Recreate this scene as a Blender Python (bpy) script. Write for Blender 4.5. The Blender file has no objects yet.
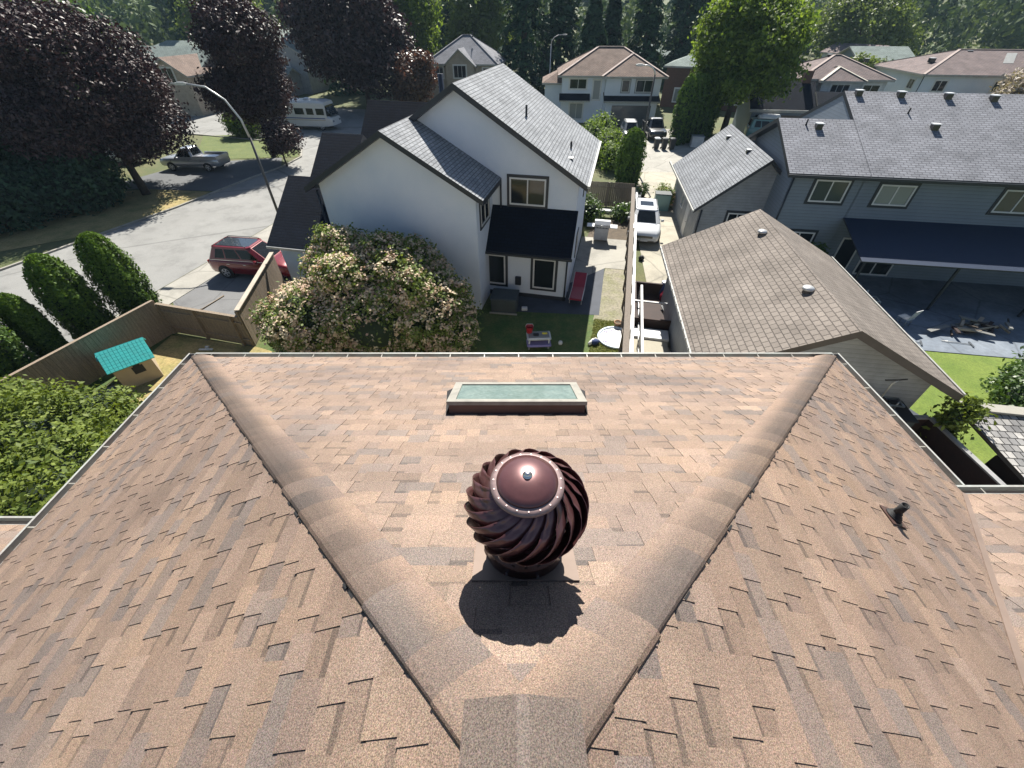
import bpy, math, random
import numpy as np
from mathutils import Vector, Matrix
R = math.radians
random.seed(7); rng = np.random.default_rng(7)
scn = bpy.context.scene
col = scn.collection

# ------------------------------------------------------------------ materials
MATS = {}
def nt(name):
    m = bpy.data.materials.new(name); m.use_nodes = True
    t = m.node_tree; t.nodes.clear()
    o = t.nodes.new('ShaderNodeOutputMaterial'); b = t.nodes.new('ShaderNodeBsdfPrincipled')
    t.links.new(b.outputs[0], o.inputs[0])
    MATS[name] = m
    return m, t, b, o
def node(t, kind, **kw):
    n = t.nodes.new(kind)
    for k, v in kw.items():
        if k in n.inputs: n.inputs[k].default_value = v
        else: setattr(n, k, v)
    return n
def mixc(t, fac, a, b, mode='MIX'):
    n = t.nodes.new('ShaderNodeMix'); n.data_type = 'RGBA'; n.blend_type = mode
    for i, v in ((0, fac), (6, a), (7, b)):
        if hasattr(v, 'default_value') or hasattr(v, 'is_linked'): t.links.new(v, n.inputs[i])
        else: n.inputs[i].default_value = v if i == 0 else tuple(v) + (1,) * (4 - len(v))
    return n.outputs[2]
def ramp(t, fac, stops):
    n = t.nodes.new('ShaderNodeValToRGB'); t.links.new(fac, n.inputs[0])
    e = n.color_ramp.elements
    while len(e) < len(stops): e.new(.5)
    for i, (p, c) in enumerate(stops):
        e[i].position = p; e[i].color = (c, c, c, 1) if not hasattr(c, '__len__') else tuple(c) + (1,)
    return n.outputs[0]
def mat(name, c, rough=.8, c2=None, scale=2., crack=0, fine=0, fscale=60, bump=0, bscale=30, metal=0, spec=.5, coat=0, siding=0, streak=None):
    m, t, b, o = nt(name)
    tc = node(t, 'ShaderNodeTexCoord')
    c2 = c2 or tuple(x * .78 for x in c)
    n1 = node(t, 'ShaderNodeTexNoise', Scale=scale, Detail=6., Roughness=.62)
    if streak:
        mp = node(t, 'ShaderNodeMapping'); mp.inputs['Scale'].default_value = streak
        t.links.new(tc.outputs['Object'], mp.inputs[0]); t.links.new(mp.outputs[0], n1.inputs[0])
    else: t.links.new(tc.outputs['Object'], n1.inputs[0])
    out = mixc(t, ramp(t, n1.outputs[0], [(.35, 0.), (.65, 1.)]), c, c2)
    if fine:
        n2 = node(t, 'ShaderNodeTexNoise', Scale=float(fscale), Detail=3.)
        t.links.new(tc.outputs['Object'], n2.inputs[0])
        out = mixc(t, 1., out, ramp(t, n2.outputs[0], [(.3, 1 - fine), (.7, 1.)]), 'MULTIPLY')
    if crack:
        nd = node(t, 'ShaderNodeTexNoise', Scale=1.3, Detail=5.); t.links.new(tc.outputs['Object'], nd.inputs[0])
        ad = mixc(t, .12, tc.outputs['Object'], nd.outputs[1]); vo = node(t, 'ShaderNodeTexVoronoi', Scale=crack, feature='DISTANCE_TO_EDGE'); t.links.new(ad, vo.inputs[0])
        out = mixc(t, 1., out, ramp(t, vo.outputs['Distance'], [(0., .62), (.006, .8), (.014, 1.)]), 'MULTIPLY')
        ns = node(t, 'ShaderNodeTexNoise', Scale=.55, Detail=8., Roughness=.7); t.links.new(tc.outputs['Object'], ns.inputs[0])
        out = mixc(t, 1., out, ramp(t, ns.outputs[0], [(.38, .80), (.5, 1.), (.66, 1.06)]), 'MULTIPLY')
    h = None
    if siding:
        sx = node(t, 'ShaderNodeSeparateXYZ'); uv = node(t, 'ShaderNodeUVMap', uv_map='UVMap')
        t.links.new(uv.outputs[0], sx.inputs[0])
        fr = node(t, 'ShaderNodeMath', operation='MULTIPLY'); fr.inputs[1].default_value = 1 / siding
        t.links.new(sx.outputs[1], fr.inputs[0])
        f2 = node(t, 'ShaderNodeMath', operation='FRACT'); t.links.new(fr.outputs[0], f2.inputs[0])
        h = ramp(t, f2.outputs[0], [(0., 1.), (.93, .15), (1., 0.)])
        out = mixc(t, 1., out, ramp(t, f2.outputs[0], [(0., .42), (.10, 1.), (1., .9)]), 'MULTIPLY')
    t.links.new(out, b.inputs['Base Color'])
    b.inputs['Roughness'].default_value = rough; b.inputs['Metallic'].default_value = metal
    b.inputs['Specular IOR Level'].default_value = spec
    if coat: b.inputs['Coat Weight'].default_value = coat; b.inputs['Coat Roughness'].default_value = .05
    if bump or siding:
        bp = node(t, 'ShaderNodeBump', Strength=bump or .6, Distance=.02)
        if h is not None: t.links.new(h, bp.inputs['Height'])
        else:
            n3 = node(t, 'ShaderNodeTexNoise', Scale=float(bscale), Detail=5.)
            t.links.new(tc.outputs['Object'], n3.inputs[0]); t.links.new(n3.outputs[0], bp.inputs['Height'])
        t.links.new(bp.outputs[0], b.inputs['Normal'])
    return m
def roofmat(name, c1, c2, mortar, bw=.32, rh=.145, ms=.012, rough=.75, blotch=.25):
    m, t, b, o = nt(name)
    uv = node(t, 'ShaderNodeUVMap', uv_map='UVMap'); tc = node(t, 'ShaderNodeTexCoord')
    br = node(t, 'ShaderNodeTexBrick', Scale=1., offset=.5)
    br.inputs['Brick Width'].default_value = bw; br.inputs['Row Height'].default_value = rh
    br.inputs['Mortar Size'].default_value = ms; br.inputs['Mortar Smooth'].default_value = .3
    br.inputs['Color1'].default_value = c1 + (1,); br.inputs['Color2'].default_value = c2 + (1,); br.inputs['Mortar'].default_value = mortar + (1,)
    t.links.new(uv.outputs[0], br.inputs[0])
    n = node(t, 'ShaderNodeTexNoise', Scale=.9, Detail=5.); t.links.new(tc.outputs['Object'], n.inputs[0])
    n2 = node(t, 'ShaderNodeTexNoise', Scale=55., Detail=2.); t.links.new(tc.outputs['Object'], n2.inputs[0])
    o1 = mixc(t, 1., br.outputs[0], ramp(t, n.outputs[0], [(.3, 1 - blotch), (.7, 1.1)]), 'MULTIPLY')
    o2 = mixc(t, 1., o1, ramp(t, n2.outputs[0], [(.3, .8), (.7, 1.12)]), 'MULTIPLY')
    t.links.new(o2, b.inputs['Base Color']); b.inputs['Roughness'].default_value = .9; b.inputs['Specular IOR Level'].default_value = .15
    inv = node(t, 'ShaderNodeMath', operation='SUBTRACT'); inv.inputs[0].default_value = 1.; t.links.new(br.outputs[1], inv.inputs[1])
    bp = node(t, 'ShaderNodeBump', Strength=.7, Distance=.012); t.links.new(inv.outputs[0], bp.inputs['Height'])
    t.links.new(bp.outputs[0], b.inputs['Normal'])
    return m
def leafmat(name, c, c2=None, trans=.35, rough=.5, warm=(1., 1., .5)):
    m, t, b, o = nt(name)
    at = node(t, 'ShaderNodeAttribute', attribute_name='tint')
    c2 = c2 or tuple(x * 1.7 for x in c)
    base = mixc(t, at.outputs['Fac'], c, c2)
    t.links.new(base, b.inputs['Base Color']); b.inputs['Roughness'].default_value = rough; b.inputs['Specular IOR Level'].default_value = .22 if rough > .48 else .5
    tr = node(t, 'ShaderNodeBsdfTranslucent')
    t.links.new(mixc(t, 1., base, warm, 'MULTIPLY'), tr.inputs[0])
    mx = node(t, 'ShaderNodeMixShader'); mx.inputs[0].default_value = trans
    t.links.new(b.outputs[0], mx.inputs[1]); t.links.new(tr.outputs[0], mx.inputs[2]); t.links.new(mx.outputs[0], o.inputs[0])
    return m
def glass(name, c=(.012, .016, .02), rough=.06, spec=.9):
    m, t, b, o = nt(name)
    b.inputs['Base Color'].default_value = c + (1,); b.inputs['Roughness'].default_value = rough; b.inputs['Specular IOR Level'].default_value = spec
    return m

def shinglemat():
    m, t, b, o = nt('granule_shingle')
    at = node(t, 'ShaderNodeAttribute', attribute_name='tint'); tc = node(t, 'ShaderNodeTexCoord')
    n = node(t, 'ShaderNodeTexNoise', Scale=190., Detail=3., Roughness=.8); t.links.new(tc.outputs['Object'], n.inputs[0])
    v = node(t, 'ShaderNodeTexVoronoi', Scale=330.); t.links.new(tc.outputs['Object'], v.inputs[0])
    n0 = node(t, 'ShaderNodeTexNoise', Scale=.8, Detail=4.); t.links.new(tc.outputs['Object'], n0.inputs[0])
    a = mixc(t, 1., at.outputs['Color'], ramp(t, n.outputs[0], [(.36, .38), (.5, .96), (.62, 1.7)]), 'MULTIPLY')
    g = mixc(t, .10, a, v.outputs['Color'], 'OVERLAY')
    g2 = mixc(t, 1., g, ramp(t, n0.outputs[0], [(.34, (.80, .79, .80)), (.5, (.98, .97, .97)), (.66, (1.10, 1.07, 1.03))]), 'MULTIPLY')
    t.links.new(g2, b.inputs['Base Color'])
    b.inputs['Roughness'].default_value = .7; b.inputs['Specular IOR Level'].default_value = .35
    bp = node(t, 'ShaderNodeBump', Strength=.45, Distance=.0025); t.links.new(n.outputs[0], bp.inputs['Height'])
    t.links.new(bp.outputs[0], b.inputs['Normal'])
    return m
shinglemat()

mat('stucco_white', (.66, .70, .76), .9, (.57, .63, .71), .45, fine=.08, bump=.25, bscale=60)
mat('stucco_cream', (.62, .56, .47), .9, fine=.08)
mat('siding_blue', (.185, .22, .26), .6, (.155, .19, .23), .7, siding=.16)
mat('siding_grey', (.30, .32, .34), .6, siding=.15)
mat('siding_pale', (.55, .56, .56), .7, siding=.18)
mat('siding_beige', (.42, .36, .29), .7, siding=.18)
mat('brick_brown', (.13, .07, .05), .85, (.09, .05, .04), 6)
mat('trim_dark', (.018, .024, .034), .5, fine=.1)
mat('trim_brown', (.10, .085, .075), .6, fine=.2)
mat('trim_white', (.62, .62, .61), .45, (.55, .55, .54), 3)
mat('gutter_white', (.36, .38, .355), .45, (.30, .275, .25), 5, fine=.15, fscale=30)
mat('gutter_inside', (.33, .28, .24), .7, (.24, .2, .17), 9)
roofmat('roof_charcoal', (.33, .34, .355), (.25, .26, .275), (.09, .095, .1), .33, .15, .014)
roofmat('roof_dark_shade', (.007, .012, .024), (.005, .009, .018), (.003, .005, .01), .33, .15, .014)  # charcoal shingles on unlit slopes, shade put into the colour; also other dark roofs
roofmat('roof_slate', (.265, .27, .295), (.21, .215, .235), (.12, .12, .135), .33, .16, .02)
roofmat('roof_bluegrey', (.27, .28, .30), (.215, .225, .24), (.07, .075, .08), .33, .15, .016)
roofmat('roof_taupe', (.235, .205, .18), (.19, .165, .145), (.095, .083, .074), .24, .2, .016)
roofmat('roof_brown', (.26, .19, .155), (.2, .15, .125), (.09, .07, .06), .33, .2, .02)
roofmat('roof_far', (.22, .17, .16), (.18, .145, .14), (.09, .08, .08), .4, .22, .02)
roofmat('roof_green', (.24, .28, .26), (.2, .24, .22), (.1, .12, .11), .4, .22, .02)
roofmat('roof_cedar', (.52, .50, .47), (.17, .17, .175), (.03, .03, .03), .21, .24, .016, blotch=.4)
mat('awning_metal', (.005, .018, .05), .7, (.004, .014, .04), .5, streak=(.3, .3, .3))
glass('pane_dark', (.012, .016, .02), .06, .5); glass('pane_sky', (.05, .06, .07), .1); glass('pane_curtain', (.22, .24, .25), .2, .7)
glass('car_glass', (.006, .008, .010), .04, .28)
glass('screen_glass', (.03, .04, .05), .05, .8)
mat('skylight_glass', (.15, .21, .195), .1, (.21, .27, .25), 5, spec=.9, fine=.25, fscale=25)
mat('skylight_frame', (.27, .255, .22), .5, (.2, .19, .165), 8)
mat('vent_paint', (.135, .055, .055), .3, (.10, .042, .043), 4, metal=.45, spec=.6, coat=.25, fine=.12, fscale=40)
mat('vent_rim_highlight', (.27, .19, .18), .4, (.24, .17, .165), 18, metal=.3, fine=.2, fscale=70)  # paler than the vent paint: the rim's highlight is put into the colour
mat('steel', (.6, .6, .6), .3, metal=1.)
mat('rubber_black', (.015, .015, .016), .75)
mat('flash_brown', (.12, .07, .06), .45, metal=.3)
mat('lead_grey', (.20, .19, .19), .45, metal=.4)
mat('asphalt', (.165, .165, .165), .9, (.135, .135, .135), .25, crack=.35, fine=.12, fscale=20)
mat('asphalt_old', (.12, .125, .13), .9, (.095, .1, .105), .4, fine=.2, fscale=14)
mat('asphalt_street', (.245, .243, .23), .9, (.21, .208, .197), .22, crack=.11, fine=.16, fscale=20)
mat('concrete', (.32, .305, .265), .85, (.26, .247, .215), .5, crack=.3, fine=.12, fscale=18)
mat('concrete_warm', (.36, .33, .26), .85, (.30, .275, .215), .6, crack=.28, fine=.1, fscale=14)
mat('concrete_blue', (.21, .24, .28), .8, (.11, .135, .17), .35, crack=.3, fine=.2, fscale=6)
mat('patio_dark', (.055, .062, .08), .85, (.04, .047, .06), 1.2)
mat('grass_lawn', (.085, .12, .025), .95, (.13, .155, .04), .9, fine=.35, fscale=16, bump=.5, bscale=30)
mat('flash_tan', (.2, .145, .115), .6, metal=.1)
mat('cap_light', (.36, .29, .26), .9)
mat('vent_shaded', (.04, .018, .018), .35, metal=.3)  # turbine collar: shade below the head put into a darker colour
mat('soil', (.10, .075, .05), .95, (.06, .045, .03), 3, bump=.4)
mat('grass_ground', (.075, .10, .03), .95, (.13, .125, .05), .35, fine=.35, fscale=9, bump=.5, bscale=25)
mat('grass_bright', (.11, .17, .022), .95, (.16, .215, .035), .9, fine=.35, fscale=16, bump=.5, bscale=30)
mat('grass_yard', (.045, .10, .018), .95, (.12, .14, .04), 1.1, fine=.4, fscale=14, bump=.5, bscale=30)
mat('grass_dry', (.40, .30, .13), .95, (.22, .20, .07), .9, fine=.4, fscale=12, bump=.5, bscale=25)
mat('weedy_gravel', (.30, .27, .21), .95, (.22, .215, .12), 1.6, fine=.45, fscale=11, bump=.5, bscale=25)
mat('forest_floor', (.045, .07, .03), .95, (.07, .09, .04), .02, fine=.3, fscale=.3)
mat('cap_tan', (.40, .35, .28), .8)
mat('fence_wood', (.20, .165, .13), .85, (.13, .105, .085), 3, fine=.3, fscale=25, streak=(6, 6, .6))
mat('fence_tan', (.29, .225, .16), .85, (.19, .15, .11), 3, fine=.3, fscale=25, streak=(6, 6, .6))
mat('deck_brown', (.04, .019, .015), .8, (.028, .014, .012), 3, fine=.3, fscale=20)
mat('bark', (.075, .055, .04), .9, (.04, .03, .024), 6, fine=.3, bump=.6, bscale=14)
mat('paint_red', (.17, .005, .010), .28, (.155, .005, .009), 1, metal=.2, coat=.8)
mat('paint_white', (.55, .56, .57), .3, (.52, .53, .54), 1, coat=.6)
mat('paint_silver', (.46, .47, .5), .3, (.43, .44, .47), 1, metal=.5, coat=.5)
mat('paint_black', (.015, .016, .02), .3, coat=.6)
mat('paint_grey', (.10, .11, .12), .35, coat=.5)
mat('paint_teal', (.13, .26, .26), .4, (.11, .22, .22), 1, coat=.3)
mat('chrome', (.65, .65, .66), .15, metal=1.)
mat('lamp_red', (.35, .01, .01), .2, coat=.6)
mat('lamp_clear', (.22, .24, .27), .1, spec=.9)
mat('pole_metal', (.09, .085, .08), .5, metal=.4)
mat('pole_pale', (.5, .5, .49), .4, metal=.5)
mat('bin_black', (.02, .023, .026), .5); mat('bin_grey', (.2, .2, .19), .5)
mat('plastic_white', (.58, .59, .60), .4); mat('plastic_red', (.4, .02, .03), .4); mat('plastic_crimson', (.26, .012, .035), .5)
mat('plastic_blue', (.03, .06, .22), .45); mat('plastic_teal', (.03, .33, .32), .45, (.035, .28, .27), 2)
mat('plastic_tan', (.40, .32, .23), .6, (.35, .28, .2), 2); mat('plastic_purple', (.24, .2, .4), .45); mat('plastic_yellow', (.7, .6, .05), .5)
mat('plastic_pool', (.66, .75, .8), .35, (.5, .58, .72), 2)
mat('cover_grey', (.05, .062, .065), .7, (.04, .05, .052), 2)
mat('hose', (.16, .12, .08), .6); mat('clay', (.32, .18, .1), .8); mat('fabric_blue', (.03, .05, .14), .9); mat('fur_white', (.7, .68, .64), .9)
mat('metal_frame', (.3, .32, .34), .35, metal=.8); mat('tarp', (.3, .3, .29), .7, (.2, .2, .2), 3)
mat('canvas_beige', (.5, .46, .38), .7)
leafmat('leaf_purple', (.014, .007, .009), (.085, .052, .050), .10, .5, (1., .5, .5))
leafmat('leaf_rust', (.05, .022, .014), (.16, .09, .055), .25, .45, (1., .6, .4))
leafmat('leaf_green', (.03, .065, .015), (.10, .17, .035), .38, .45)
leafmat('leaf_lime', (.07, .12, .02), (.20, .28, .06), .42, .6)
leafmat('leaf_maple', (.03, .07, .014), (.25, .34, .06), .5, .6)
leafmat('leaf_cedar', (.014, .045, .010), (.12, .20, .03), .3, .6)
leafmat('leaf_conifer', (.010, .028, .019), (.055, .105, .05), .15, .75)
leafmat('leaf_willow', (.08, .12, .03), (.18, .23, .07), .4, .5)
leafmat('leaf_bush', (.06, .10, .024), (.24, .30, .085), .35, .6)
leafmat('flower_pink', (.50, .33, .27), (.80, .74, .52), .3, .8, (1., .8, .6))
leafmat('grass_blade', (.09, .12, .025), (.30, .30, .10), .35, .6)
leafmat('leaf_twig', (.18, .14, .11), (.5, .44, .38), .2, .6)

# ------------------------------------------------------------------ mesh building
class MB:
    def __init__(s): s.v = []; s.f = []; s.m = []; s.sm = []; s.c = []; s.mats = []
    def mi(s, name):
        if name not in s.mats: s.mats.append(name)
        return s.mats.index(name)
    def poly(s, pts, m, smooth=False, tint=None):
        n = len(s.v); s.v += [tuple(p) for p in pts]; s.f.append(list(range(n, n + len(pts)))); s.m.append(s.mi(m)); s.sm.append(smooth); s.c.append(tint)
    def faces(s, vs, fs, m, smooth=False):
        n = len(s.v); s.v += [tuple(p) for p in vs]
        for f in fs: s.f.append([n + i for i in f]); s.m.append(s.mi(m)); s.sm.append(smooth); s.c.append(None)
    def hbox(s, c, X, Y, Z, m):
        c, X, Y, Z = map(Vector, (c, X, Y, Z))
        vs = [c + a * X + b * Y + d * Z for d in (-1, 1) for b in (-1, 1) for a in (-1, 1)]
        s.faces(vs, [(0, 2, 3, 1), (4, 5, 7, 6), (0, 1, 5, 4), (2, 6, 7, 3), (0, 4, 6, 2), (1, 3, 7, 5)], m)
    def box(s, x0, x1, y0, y1, z0, z1, m):
        s.hbox(((x0 + x1) / 2, (y0 + y1) / 2, (z0 + z1) / 2), ((x1 - x0) / 2, 0, 0), (0, (y1 - y0) / 2, 0), (0, 0, (z1 - z0) / 2), m)
    def bbox(s, x0, x1, y0, y1, z0, z1, m, b=.02):
        # box with chamfered vertical edges and top
        b = min(b, (x1 - x0) * .45, (y1 - y0) * .45, (z1 - z0) * .45)
        def ring(i, z): return [(x0 + i, y0 + b, z), (x0 + b, y0 + i, z), (x1 - b, y0 + i, z), (x1 - i, y0 + b, z), (x1 - i, y1 - b, z), (x1 - b, y1 - i, z), (x0 + b, y1 - i, z), (x0 + i, y1 - b, z)]
        s.loft([ring(b * .8, z0), ring(0, z0 + b * .6), ring(0, z1 - b), ring(b, z1)], m)
    def bar(s, a, b, w, h, m):
        a, b = Vector(a), Vector(b); d = b - a; L = d.length; d /= L
        up = Vector((0, 0, 1)) if abs(d.z) < .95 else Vector((0, 1, 0))
        x = d.cross(up).normalized(); y = x.cross(d)
        s.hbox((a + b) / 2, x * w / 2, d * L / 2, y * h / 2, m)
    def slab(s, pts, t, mt, ms):
        P = [Vector(p) for p in pts]; Q = [p - Vector((0, 0, t)) for p in P]
        nrm = (P[1] - P[0]).cross(P[2] - P[0])
        if nrm.z < 0: P.reverse(); Q.reverse()
        s.poly(P, mt); s.poly(list(reversed(Q)), ms)
        for i in range(len(P)):
            j = (i + 1) % len(P); s.poly([P[j], P[i], Q[i], Q[j]], ms)
    def loft(s, rings, m, cap=True, smooth=False):
        k = len(rings[0]); vs = [p for r in rings for p in r]; fs = []
        for i in range(len(rings) - 1):
            for j in range(k):
                a = i * k + j; b = i * k + (j + 1) % k; fs.append((a, b, b + k, a + k))
        if cap: fs.append(tuple(reversed(range(k)))); fs.append(tuple(range((len(rings) - 1) * k, len(rings) * k)))
        s.faces(vs, fs, m, smooth)
    def tube(s, pts, rad, m, n=8, cap=True, smooth=True):
        P = [Vector(p) for p in pts]
        if not hasattr(rad, '__len__'): rad = [rad] * len(P)
        rings = []; pu = None
        for i, p in enumerate(P):
            d = (P[min(i + 1, len(P) - 1)] - P[max(i - 1, 0)]).normalized()
            up = pu if pu is not None and abs(pu.dot(d)) < .95 else (Vector((0, 0, 1)) if abs(d.z) < .9 else Vector((1, 0, 0)))
            x = d.cross(up).normalized(); y = x.cross(d); pu = y
            rings.append([p + (x * math.cos(a) + y * math.sin(a)) * rad[i] for a in [2 * math.pi * j / n for j in range(n)]])
        s.loft(rings, m, cap, smooth)
    def lathe(s, prof, m, c=(0, 0, 0), n=24, smooth=True, cap=True):
        s.loft([[(c[0] + r * math.cos(2 * math.pi * j / n), c[1] + r * math.sin(2 * math.pi * j / n), c[2] + z) for j in range(n)] for r, z in prof], m, cap, smooth)
    def build(s, name, parent=None, props=None):
        me = bpy.data.meshes.new(name)
        me.from_pydata([Vector(v) for v in s.v], [], s.f)
        for n in s.mats: me.materials.append(MATS[n])
        me.polygons.foreach_set('material_index', s.m); me.polygons.foreach_set('use_smooth', s.sm)
        uv = me.uv_layers.new(name='UVMap'); V = np.array([tuple(v) for v in s.v], float)
        data = np.zeros((len(me.loops), 2)); me.update()
        for p in me.polygons:
            nx, ny, nz = p.normal; h = math.hypot(nx, ny); idx = list(p.vertices); pts = V[idx]
            if h < .02: q = pts[:, :2]
            else:
                u = np.array([-ny / h, nx / h, 0]); w = np.cross((nx, ny, nz), u); q = np.stack([pts @ u, pts @ w], 1)
            data[p.loop_start:p.loop_start + len(idx)] = q
        uv.data.foreach_set('uv', data.ravel())
        if any(c is not None for c in s.c):
            ca = me.color_attributes.new('tint', 'FLOAT_COLOR', 'CORNER'); d = np.ones((len(me.loops), 4))
            for p in me.polygons:
                c = s.c[p.index]
                if c is None: continue
                if hasattr(c[0], '__len__'):
                    for k in range(p.loop_total): d[p.loop_start + k, :3] = c[k]
                else: d[p.loop_start:p.loop_start + p.loop_total, :3] = c
            ca.data.foreach_set('color', d.ravel())
        me.update()
        o = bpy.data.objects.new(name, me); col.objects.link(o)
        if parent: o.parent = parent
        if props:
            for k, v in props.items(): o[k] = v
        return o
def tag(o, label, cat, group=None, kind=None):
    o['label'] = label; o['category'] = cat
    if group: o['group'] = group
    if kind: o['kind'] = kind
    return o
def thing(name, label, cat, loc=(0, 0, 0), rz=0, group=None):
    o = bpy.data.objects.new(name, None); col.objects.link(o); o.empty_display_size = .3
    o.location = loc; o.rotation_euler = (0, 0, R(rz)); return tag(o, label, cat, group)
def copy_tree(o, parent=None):
    c = o.copy(); col.objects.link(c); c.parent = parent
    for ch in list(o.children): copy_tree(ch, c)
    return c
def struct(name, mb): o = mb.build(name); o['kind'] = 'structure'; return o
def sheet(name, pts, z, m, thick=0):
    b = MB(); P = [(x, y, z) for x, y in pts]
    a = sum(P[i][0] * P[(i + 1) % len(P)][1] - P[(i + 1) % len(P)][0] * P[i][1] for i in range(len(P)))
    if a < 0: P.reverse()
    b.poly(P, m)
    if thick:
        for i in range(len(P)):
            j = (i + 1) % len(P); b.poly([P[i], (P[i][0], P[i][1], z - thick), (P[j][0], P[j][1], z - thick), P[j]], m)
    return struct(name, b)

def wpos(u, w, th, z=0):
    t = R(th); return (u * math.cos(t) - w * math.sin(t), u * math.sin(t) + w * math.cos(t), z)

# ------------------------------------------------------------------ building kit
class House:
    """walls, roofs and openings given in one plan frame (u to the right, w away); org is the plan point of the Empty"""
    def __init__(s, name, label, th, org, wall, fascia='trim_dark', cat='house', group=None):
        s.org = org; s.wm = wall; s.fm = fascia
        s.root = thing(name, label, cat, wpos(org[0], org[1], th), th, group); s.walls = MB()
    def P(s, u, w, z): return Vector((u - s.org[0], w - s.org[1], z))
    def wallpoly(s, pts, m=None): s.walls.poly([s.P(*p) for p in pts], m or s.wm)
    def body(s, u0, u1, w0, w1, z1, m=None, z0=0):
        for a, b in (((u0, w0), (u1, w0)), ((u1, w0), (u1, w1)), ((u1, w1), (u0, w1)), ((u0, w1), (u0, w0))):
            s.wallpoly([(a[0], a[1], z0), (b[0], b[1], z0), (b[0], b[1], z1), (a[0], a[1], z1)], m)
    def gable(s, u0, u1, w0, w1, ze, pitch, axis, rm, oh=.45, rake=.4, t=.2, m=None, ridge=None, walls=True, name='roof', cap=None):
        # eave plane height ze is at the overhang edge
        if axis == 'w': a0, a1, b0, b1 = u0, u1, w0, w1; P = lambda a, b, z: s.P(a, b, z); W = lambda a, b, z: (a, b, z)
        else: a0, a1, b0, b1 = w0, w1, u0, u1; P = lambda a, b, z: s.P(b, a, z); W = lambda a, b, z: (b, a, z)
        r = (a0 + a1) / 2 if ridge is None else ridge
        zr = ze + pitch * (r - (a0 - oh)); p2 = (zr - ze) / (a1 + oh - r)
        zw0 = ze + pitch * oh - .05; zw1 = ze + p2 * oh - .05
        if walls:
            for b in (b0, b1):
                pl = [W(a0, b, 0), W(a1, b, 0), W(a1, b, zw1 - t * .6), W(r, b, zr - t * .8), W(a0, b, zw0 - t * .6)]
                s.wallpoly(pl if (b == b0) == (axis == 'w') else pl[::-1], m)
            for a, zz in ((a0, zw0), (a1, zw1)):
                pl = [W(a, b0, 0), W(a, b1, 0), W(a, b1, zz - t * .6), W(a, b0, zz - t * .6)]
                s.wallpoly(pl, m)
        rf = MB(); B0, B1 = b0 - rake, b1 + rake
        rf.slab([P(a0 - oh, B0, ze), P(a0 - oh, B1, ze), P(r, B1, zr), P(r, B0, zr)], t, rm, s.fm)
        rf.slab([P(r, B0, zr), P(r, B1, zr), P(a1 + oh, B1, ze), P(a1 + oh, B0, ze)], t, rm, s.fm)
        o = rf.build(name, s.root)
        if cap:
            c = MB(); c.bar(P(r, B0, zr + .01), P(r, B1, zr + .01), .26, .05, cap); c.build('ridge_cap', o)
        return o, zr
    def hip(s, u0, u1, w0, w1, ze, pitch, rm, oh=.5, t=.2, walls=True, m=None, cap=None, name='roof'):
        U0, U1, W0, W1 = u0 - oh, u1 + oh, w0 - oh, w1 + oh
        du, dw = U1 - U0, W1 - W0; h = min(du, dw) / 2; zr = ze + h * pitch
        if du >= dw: A, B = (U0 + h, (W0 + W1) / 2), (U1 - h, (W0 + W1) / 2)
        else: A, B = ((U0 + U1) / 2, W0 + h), ((U0 + U1) / 2, W1 - h)
        c = [(U0, W0), (U1, W0), (U1, W1), (U0, W1)]
        P = lambda q, z: s.P(q[0], q[1], z)
        rf = MB()
        if du >= dw: F = [[c[0], c[1], B, A], [c[1], c[2], B], [c[2], c[3], A, B], [c[3], c[0], A]]; hp = [(c[0], A), (c[1], B), (c[2], B), (c[3], A)]
        else: F = [[c[0], c[1], A], [c[1], c[2], B, A], [c[2], c[3], B], [c[3], c[0], A, B]]; hp = [(c[0], A), (c[1], A), (c[2], B), (c[3], B)]
        for f in F: rf.poly([P(q, ze if q in c else zr) for q in f], rm)
        for i in range(4):
            a, b = c[i], c[(i + 1) % 4]; rf.poly([P(a, ze), P(a, ze - t), P(b, ze - t), P(b, ze)][::1], s.fm)
        rf.poly([P(q, ze - t) for q in reversed(c)], s.fm)
        o = rf.build(name, s.root)
        if cap:
            k = MB()
            for a, b in hp: k.bar(P(a, ze + .03), P(b, zr + .03), .3, .05, cap)
            if (Vector(A) - Vector(B)).length > .2: k.bar(P(A, zr + .03), P(B, zr + .03), .3, .05, cap)
            k.build('ridge_cap', o)
        if walls: s.body(u0, u1, w0, w1, ze - t * .5, m)
        return o, zr
    def window(s, face, c, a, z, w, h, trim=None, frame='trim_white', pane='pane_dark', cols=2, rows=1, name='window', bw=.07):
        # face '-w' camera side at w=c, a=u centre;  '+u' / '-u' side at u=c, a = w centre
        if face == '-w': O = s.P(a, c, z); X = Vector((1, 0, 0)); N = Vector((0, -1, 0))
        elif face == '+u': O = s.P(c, a, z); X = Vector((0, 1, 0)); N = Vector((1, 0, 0))
        else: O = s.P(c, a, z); X = Vector((0, -1, 0)); N = Vector((-1, 0, 0))
        Z = Vector((0, 0, 1)); g = MB(); g.hbox(O + N * .012, X * w / 2, N * .012, Z * h / 2, pane); p = g.build(name, s.root)
        f = MB(); d = .055
        def br(cx, cz, hw, hh, mm, dd=d, ob=f): ob.hbox(O + X * cx + Z * cz + N * dd / 2, X * hw, N * dd / 2, Z * hh, mm)
        for sx in (-1, 1): br(sx * (w / 2), 0, bw / 2, h / 2 + bw / 2, frame)
        for sz in (-1, 1): br(0, sz * (h / 2), w / 2 - bw / 2, bw / 2, frame)
        for i in range(1, cols): br(-w / 2 + w * i / cols, 0, bw * .4, h / 2 - bw / 2, frame, d * .8)
        for i in range(1, rows): br(0, -h / 2 + h * i / rows, w / 2 - bw / 2, bw * .3, frame, d * .75)
        f.build('frame', p)
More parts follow.
